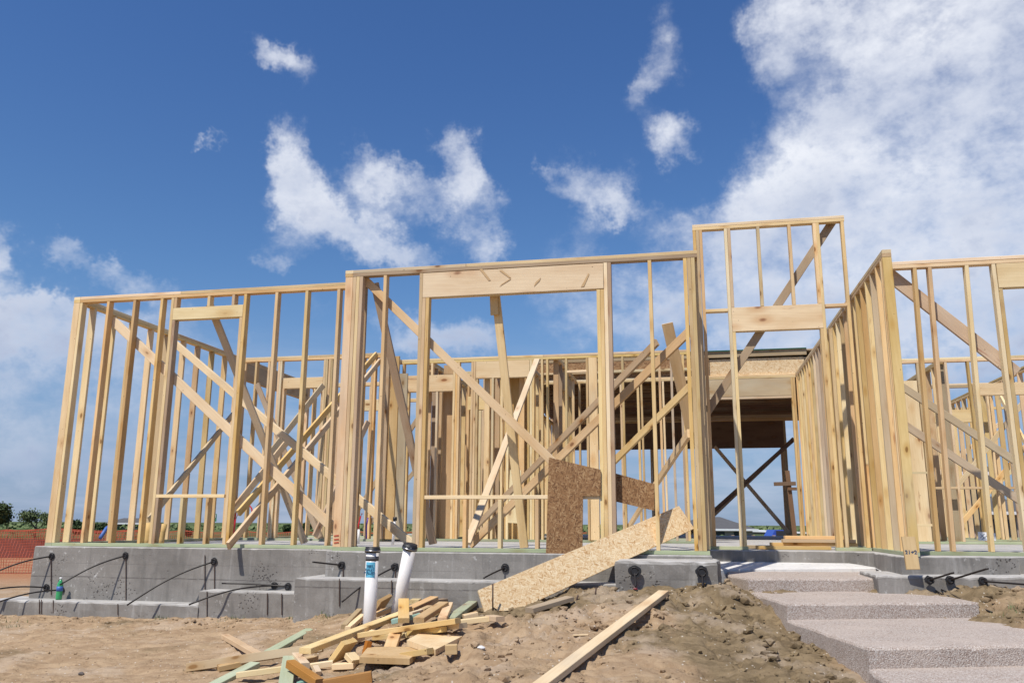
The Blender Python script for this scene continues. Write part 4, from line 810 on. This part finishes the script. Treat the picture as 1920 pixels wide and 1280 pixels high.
# rods at the ramp
for i, (p, q, lab) in enumerate((((924, 1150), (924, 1094), 'thin steel rod upright before the lower end of the strand board plank'), ((1079, 1098), (1067, 1080), 'short steel rod leaning at the lower edge of the strand board plank'), ((1117, 1100), (1101, 1080), 'steel rod slanting under the strand board plank'), ((1115, 1125), (1118, 1100), 'steel rod upright in the soil below the strand board plank'), ((1078, 1133), (1084, 1115), 'bent steel rod in the soil left of the upright rod'))):
    a = hit(*p, -.03); b = proj_plane(*q, a, Vector((0, -1, 0))); tag(tube('steel_rod', [a, b], .0065, RUST), lab, 'rod', 'steel rods by the strand board plank')
tag(sheet('red_scrap', [hit(1176, 1101, .01), hit(1196, 1103, .012), hit(1192, 1096, .02), hit(1182, 1096, .02)], .002, zW, REDP), 'scrap of red plastic on the soil under the first block anchor', 'scrap')
tag(tube('loose_cable', [hit(x, y, .012) for x, y in ((1733, 1090), (1750, 1098), (1775, 1109), (1800, 1122), (1830, 1136), (1860, 1147))], .007, STEEL), 'black cable lying on the soil right of the steps', 'cable')
tag(tube('loose_cable', [hit(x, y, .012) for x, y in ((1737, 1092), (1752, 1104), (1765, 1113), (1780, 1117))], .006, STEEL), 'second thinner black cable beside the long one right of the steps', 'cable')
# ==================================================================== orange fence
def fence(name, label, P0, P1, h, cell, posts, sag=.06, th=.004, tilt=0.):
    P0 = Vector(P0); P1 = Vector(P1); Lg = (P1-P0).length; nx = int(Lg/cell); nz = int(h/cell); d = (P1-P0).normalized(); nn = Vector((-d.y, d.x, 0))
    t = thing(name, label, 'fence', P0, rot=Matrix.Identity(4)); V = []; Fc = []
    def pt(i, j):
        s = i/nx; g = (s*posts) % 1; x = P0.lerp(P1, s); z = j*cell*(1-.9*sag*math.sin(math.pi*g)*(j/nz))+ .01
        return Vector((x.x, x.y, x.z+z))+nn*(.05*math.sin(s*posts*6.3+j*.3)+.02*math.sin(i*.9+j))
    def rib(a, b, w):
        dd = (b-a).normalized(); q = dd.cross(nn).normalized()*w/2; k = len(V); V.extend([a-q, a+q, b+q, b-q, a-q+nn*th, a+q+nn*th, b+q+nn*th, b-q+nn*th]); Fc.extend([(k, k+1, k+2, k+3), (k+7, k+6, k+5, k+4), (k, k+3, k+7, k+4), (k+1, k+5, k+6, k+2)])
    for j in range(nz+1):
        for i in range(nx): rib(pt(i, j), pt(i+1, j), cell*(.5 if j == nz else .16))
    for i in range(nx+1):
        for j in range(0, nz): rib(pt(i, j), pt(i, j+1), cell*.16)
    meshobj('mesh', V, Fc, ORN, t)
    for k in range(posts+1):
        p = P0.lerp(P1, k/posts); tube('post', [p-zW*.2, p+zW*(h+.12)], .012 if h < 1.2 else .02, RUST, t)
    return t
fence('safety_fence', 'near orange plastic mesh fence on thin posts left of the foundation', (-15.5, 17.2, -.80), (-7.2, 17.6, -.80), .95, .055, 4)
fence('safety_fence', 'long distant orange mesh fence crossing the field behind the house', (-38, 44, -.95), (4, 45, -.95), .85, .10, 14, .15)
tag(meshobj('silt_fence', *prism([(-40, 30), (-9, 29), (-9, 29.06), (-40, 30.06)], -.30, -1.1), MAROON), 'low maroon silt fence in front of the red soil at far left', 'fence')
# ==================================================================== trees
def tree(name, label, base, h, spread, leafm, n, ls, seed, dens=1., lean=0.):
    r_ = random.Random(seed); base = Vector(base); t = thing(name, label, 'tree', base, rot=Matrix.Identity(4)); V = []; Fc = []; tips = []
    def seg(a, b, r0, r1):
        d = (b-a).normalized(); x = d.orthogonal().normalized(); y = d.cross(x); k = len(V)
        for p, r in ((a, r0), (b, r1)):
            for q in range(5): V.append(p+(x*math.cos(q*1.2566)+y*math.sin(q*1.2566))*r)
        for q in range(5): j = (q+1) % 5; Fc.append((k+q, k+j, k+5+j, k+5+q))
    def grow(a, d, L_, r0, lv):
        m = a+d*L_; seg(a, m, r0, r0*.68); 
        if lv >= 2: tips.append((a.lerp(m, .6), lv)); tips.append((m, lv))
        if lv == 4: return
        for q in range(4 if lv < 3 else 3):
            nd = (d+Vector((r_.gauss(0, .55), r_.gauss(0, .55), r_.gauss(.12, .3)))*spread).normalized(); grow(a.lerp(m, r_.uniform(.55, 1)), nd, L_*r_.uniform(.55, .82), r0*.6, lv+1)
    grow(base-zW*.1, Vector((lean, 0, 1)), h*.30, h*.022, 0); meshobj('trunk', V, Fc, BARK, t); LV = []; LF = []
    for p, lv in tips:
        for q in range(n):
            if r_.random() > dens: continue
            c = p+Vector((r_.gauss(0, h*.045), r_.gauss(0, h*.045), r_.gauss(0, h*.035))); s = ls*r_.uniform(.5, 1.3); a = Vector((r_.gauss(0, 1), r_.gauss(0, 1), r_.gauss(0, 1))).normalized(); b = a.orthogonal().normalized(); k = len(LV)
            LV.extend([c-a*s, c+b*s*.6, c+a*s, c-b*s*.6]); LF.append((k, k+1, k+2, k+3))
    meshobj('crown', LV, LF, leafm, t); return t
def gp(px, D, z=-.97): d = ray(px, 980); return (d[0]*D/d[1], D, z)
tree('oak_tree', 'dark oak tree cut off by the left edge of the picture', gp(-12, 56), 3.6, 1.0, LEAFD, 9, .10, 3)
tree('young_tree', 'sparse pale green young tree left of the house corner', gp(68, 60), 3.1, 1.05, LEAF, 4, .07, 5, .8)
tree('field_bush', 'bushy green tree between the first two front studs', gp(141, 62), 1.9, 1.2, LEAFD, 8, .09, 8)
tree('field_bush', 'small dark bush right of the second front stud', gp(194, 66), 1.8, 1.2, LEAFD, 8, .09, 12)
tree('field_bush', 'small bush seen beside the paper roll', gp(274, 70), 1.6, 1.2, LEAFD, 8, .09, 13)
tree('field_bush', 'low round bush near the road sign', gp(352, 74), 1.3, 1.3, LEAFD, 9, .09, 14)
tree('field_bush', 'dark bush visible between middle wall studs', gp(575, 80), 1.9, 1.2, LEAFD, 9, .10, 15)
tree('field_bush', 'green bush visible left of the corner post', gp(540, 88), 1.6, 1.2, LEAFD, 9, .10, 16)
tree('field_bush', 'pale shrub in front of the distant grey roofed house', gp(1346, 52, -1.0), 1.1, 1.2, LEAF, 9, .07, 17)
tree('field_bush', 'small shrub beside the low yard fence', gp(1360, 53, -1.0), 1.0, 1.1, LEAF, 9, .07, 18)
# far hedge line: reads as one mass
r_ = random.Random(9); V = []; Fc = []
for i in range(26000):
    x = r_.uniform(-190, 120); yb = 150+r_.uniform(-12, 12); hh = .35+.6*(mnoise.noise(Vector((x*.05, 0, 0)))+.6)+.5*mnoise.noise(Vector((x*.3, 2, 0)))
    z = -1+r_.random()**.8*max(.4, hh); s = r_.uniform(.15, .45); c = Vector((x, yb, z)); a = Vector((r_.gauss(0, 1), r_.gauss(0, .4), r_.gauss(0, .6))).normalized()*s; b = a.orthogonal().normalized()*s*.7; k = len(V); V.extend([c-a, c+b, c+a, c-b]); Fc.append((k, k+1, k+2, k+3))
tag(meshobj('distant_scrub', V, Fc, LEAF), 'low green line of distant scrub along the horizon', 'scrub', kind='stuff')
# ==================================================================== distant houses and things
def hip_house(label, cx, cy, w_, d_, hw, hr, name='brick_house', z0=-1., ridge=.45, rot=0.):
    Rm = Matrix.Rotation(rot, 4, 'Z'); M = Matrix.Translation((cx, cy, z0)) @ Rm; t = bpy.data.objects.new(name, None); C.objects.link(t); t.matrix_world = M; MW[t.name] = M; tag(t, label, 'house')
    v, f = prism([(-w_/2, -d_/2), (w_/2, -d_/2), (w_/2, d_/2), (-w_/2, d_/2)], hw, 0); meshobj('wall', v, f, BRICK, t, mw=M)
    e = .5; rw = w_/2*ridge; v = [(-w_/2-e, -d_/2-e, hw-.05), (w_/2+e, -d_/2-e, hw-.05), (w_/2+e, d_/2+e, hw-.05), (-w_/2-e, d_/2+e, hw-.05), (-rw, 0, hw+hr), (rw, 0, hw+hr)]
    meshobj('roof', v, [(0, 1, 5, 4), (1, 2, 5), (2, 3, 4, 5), (3, 0, 4), (3, 2, 1, 0)], ROOFM, t, mw=M)
    meshobj('fascia', *prism([(-w_/2-e-.02, -d_/2-e-.06), (w_/2+e+.02, -d_/2-e-.06), (w_/2+e+.02, -d_/2-e+.02), (-w_/2-e-.02, -d_/2-e+.02)], hw+.02, hw-.2), WHITE, t, mw=M)
    for x in (-w_*.3, 0, w_*.3):
        wv, wf = prism([(x-.6, -d_/2-.05), (x+.6, -d_/2-.05), (x+.6, -d_/2+.05), (x-.6, -d_/2+.05)], hw*.8, hw*.3); meshobj('window', wv, wf, DARKF, t, mw=M)
    return t
def dx(px, D): d = ray(px, 985); return d[0]*D/d[1]
hip_house('grey hip roofed brick house far beyond the doorway', dx(1352, 95), 100, 7.5, 8, 1.2, 1.35, z0=-1.35, ridge=.3)
hip_house('pale building with grey roof glimpsed through the right interior frame', dx(1748, 48), 50, 5.5, 6, 4.6, 2.6, z0=-1.4)
hip_house('tiny grey farmhouse on the horizon beyond the left field', dx(236, 140), 142, 6, 5, 1.0, .8, z0=-.9)
hip_house('small distant house with dark roof beyond the right front wall', dx(1905, 60), 64, 5, 6, 2.6, 1.2, z0=-1.3)
lb = thing('long_building', 'long low building with a white roof on the horizon beyond the doorway', 'building', (dx(1450, 120), 120, -1), rot=Matrix.Identity(4))
x0, x1 = dx(1400, 120), dx(1530, 120)
meshobj('roof', [(x0, 118, -.45), (x1, 118, -.75), (x1, 124, -.65), (x0, 124, -.30), (x0, 118, -.62), (x1, 118, -.9), (x1, 124, -.9), (x0, 124, -.62)], [(0, 1, 2, 3), (4, 5, 1, 0), (7, 6, 5, 4)], WROOF, lb); meshobj('wall', *prism([(x0+.5, 118.5), (x1-.5, 118.5), (x1-.5, 123), (x0+.5, 123)], -.63, -1.6), BRICK, lb)
# low dark yard fence beyond the door
yf = thing('yard_fence', 'low dark rail fence crossing the view beyond the doorway', 'fence', (dx(1400, 30), 30, -1), rot=Matrix.Identity(4)); xa, xb = dx(1335, 30), dx(1520, 30)
for zz, hh in ((-.03, .07), (-.50, .10)): boardW('rail', (xa, 30, zz-.10), (xb, 30, zz-.10), hh, .05, zW, GREY, yf)
q = xa
while q < xb: boardW('post', (q, 30.03, -1.1), (q, 30.03, -.06), .10, .08, (1, 0, 0), GREY, yf); q += .72
# road sign
rs_ = thing('road_sign', 'small green and white road sign on a post beyond the left wall', 'sign', (dx(396, 75), 75, -1), rot=Matrix.Identity(4)); X = dx(396, 75)
tube('post', [(X, 75.05, -1), (X, 75.05, .75)], .05, RUST, rs_); meshobj('panel', *prism([(X-.42, 74.95), (X+.42, 74.95), (X+.42, 75), (X-.42, 75)], 1.0, .35), GPAINT, rs_); meshobj('panel', *prism([(X-.14, 74.92), (X+.36, 74.92), (X+.36, 74.94), (X-.14, 74.94)], .95, .68), WHITE, rs_)
# parked vehicle far off
vx = dx(1456, 46); vt = thing('parked_pickup', 'tiny blue pickup parked beyond the low fence', 'pickup', (vx, 46, -1.), rot=Matrix.Identity(4))
CARB = plain('blue_car_paint', (.03, .08, .40), .3)
prof = [(-1.0, -.75), (-1.0, -.35), (-.55, -.30), (-.35, .05), (.35, .05), (.5, -.3), (1.25, -.32), (1.25, -.75)]
v = [(vx+x, 45.2, z) for x, z in prof]+[(vx+x, 46.6, z) for x, z in prof]; n_p = len(prof); meshobj('body', v, [tuple(range(n_p)), tuple(range(2*n_p-1, n_p-1, -1))]+[(i+n_p, (i+1) % n_p+n_p, (i+1) % n_p, i) for i in range(n_p)], CARB, vt)
for x in (-.6, .8): disc('wheel', (vx+x, 45.15, -.78), (0, -1, 0), .24, .12, BLACK, vt)
meshobj('window', *prism([(vx-.3, 45.17), (vx+.3, 45.17), (vx+.3, 45.19), (vx-.3, 45.19)], .0, -.26), DARKF, vt)
tag(meshobj('orange_barrier', *prism([(dx(1408, 40), 40), (dx(1418, 40), 40), (dx(1422, 40), 40.4), (dx(1405, 40), 40.4)], -.62, -1.0), ORN), 'small orange barrier on the ground beyond the doorway', 'barrier')
tag(meshobj('soil_heap', [(dx(1404, 38), 38, -1), (dx(1440, 38), 38, -1), (dx(1440, 38), 40, -1), (dx(1404, 38), 40, -1), (dx(1420, 38), 39, -.72), (dx(1430, 38), 39, -.75)], [(0, 1, 5, 4), (1, 2, 5), (2, 3, 4, 5), (3, 0, 4)], SOIL), 'low heap of tan soil beyond the doorway', 'heap')

# marks on the timber
KN = plain('knot_wood', (.52, .35, .18), .8)
def mark(parent, pts, V_, m, name='knot'): 
    return sheet(name, [HP(onV(px, py, V_)) for px, py in pts], .0012, -vW, m, parent=parent)
wn_ = [o for o in bpy.data.objects if o.get('label', '').startswith('front wall with the big window')][0]
for pts in (((899, 505), (904, 504), (920, 525), (916, 526)), ((936, 507), (941, 506), (958, 520), (955, 521)), ((958, 521), (957, 524), (936, 537), (941, 532)), ((1014, 520), (1012, 526), (1001, 537), (1004, 529)), ((1103, 512), (1105, 514), (1095, 537), (1089, 538))): mark(wn_, pts, -.006, KN)
wl_ = [o for o in bpy.data.objects if o.get('label', '').startswith('leftmost front')][0]
RC = plain('red_crayon', (.50, .06, .03), .8)
sr_ = [o for o in bpy.data.objects if o.get('label', '').startswith('short return')][0]
for y in (1003, 1010, 1016): mark(sr_, ((626, y), (635, y-1), (635, y+1), (626, y+2)), -.004, RC, 'crayon_mark')

# weeds and stones along the footing
def tuft(label, spots, seed, hgt=.05, n=40):
    r_ = random.Random(seed); V = []; Fc = []
    for (px, py, sp) in spots:
        c = hit(px, py, 0)
        for _ in range(n):
            x = c.x+r_.gauss(0, sp); y = c.y+r_.gauss(0, sp*.7); z = g1(x, y)-.004; a = r_.uniform(0, 6.28); h = hgt*r_.uniform(.4, 1.1); dx_, dy_ = math.cos(a), math.sin(a); ln = r_.uniform(.2, .9)*h; k = len(V)
            V.extend([(x-dy_*.003, y+dx_*.003, z), (x+dy_*.003, y-dx_*.003, z), (x+dx_*ln, y+dy_*ln, z+h)]); Fc.append((k, k+1, k+2))
    return tag(meshobj('weeds', V, Fc, LEAF), label, 'weeds', kind='stuff')
tuft('sparse green weeds sprouting along the foot of the foundation and by the scrap pile', [(430, 1160, .06), (448, 1158, .05), (8, 1168, .09), (20, 1176, .07), (385, 1252, .06), (372, 1256, .04), (610, 1158, .05), (300, 1160, .04), (545, 1160, .03), (650, 1150, .05), (1785, 1240, .05), (1900, 1140, .08)], 4)
def stone(label, px, py, r, seed, m):
    rr = random.Random(seed); c = hit(px, py, r*.25); nu, nv = 9, 6; v = []; f = []
    for j in range(nv+1):
        th = math.pi*j/nv
        for i in range(nu):
            ph = 6.2832*i/nu; d = Vector((math.sin(th)*math.cos(ph)*1.4, math.sin(th)*math.sin(ph), math.cos(th)*.7)); k = 1+.45*mnoise.noise(d*1.6+Vector((seed*3.1, 0, 0))); v.append(c+d*r*k)
    for j in range(nv):
        for i in range(nu): i2 = (i+1) % nu; f.append((j*nu+i, (j+1)*nu+i, (j+1)*nu+i2, j*nu+i2))
    o = meshobj('stone', v, f, m); return tag(o, label, 'stone')
STONE = plain('pale_stone', (.46, .38, .30), .9)
stone('pale lump of stone at the foot of the middle footing', 545, 1153, .045, 1, STONE); stone('flat pale stone right of the lump at the middle footing', 566, 1154, .035, 2, STONE)
stone('round brown clod at the corner of the right footing', 580, 1152, .035, 3, SOIL); stone('small white chip on the soil right of the five-sided board', 902, 1213, .018, 4, plain('white_chip', (.75, .74, .72), .8)); stone('small dark stone on the bare clay at lower left', 152, 1262, .018, 5, plain('dark_stone', (.12, .10, .09), .9))
stone('brown clod under the first block anchor', 1150, 1104, .03, 6, SOIL)
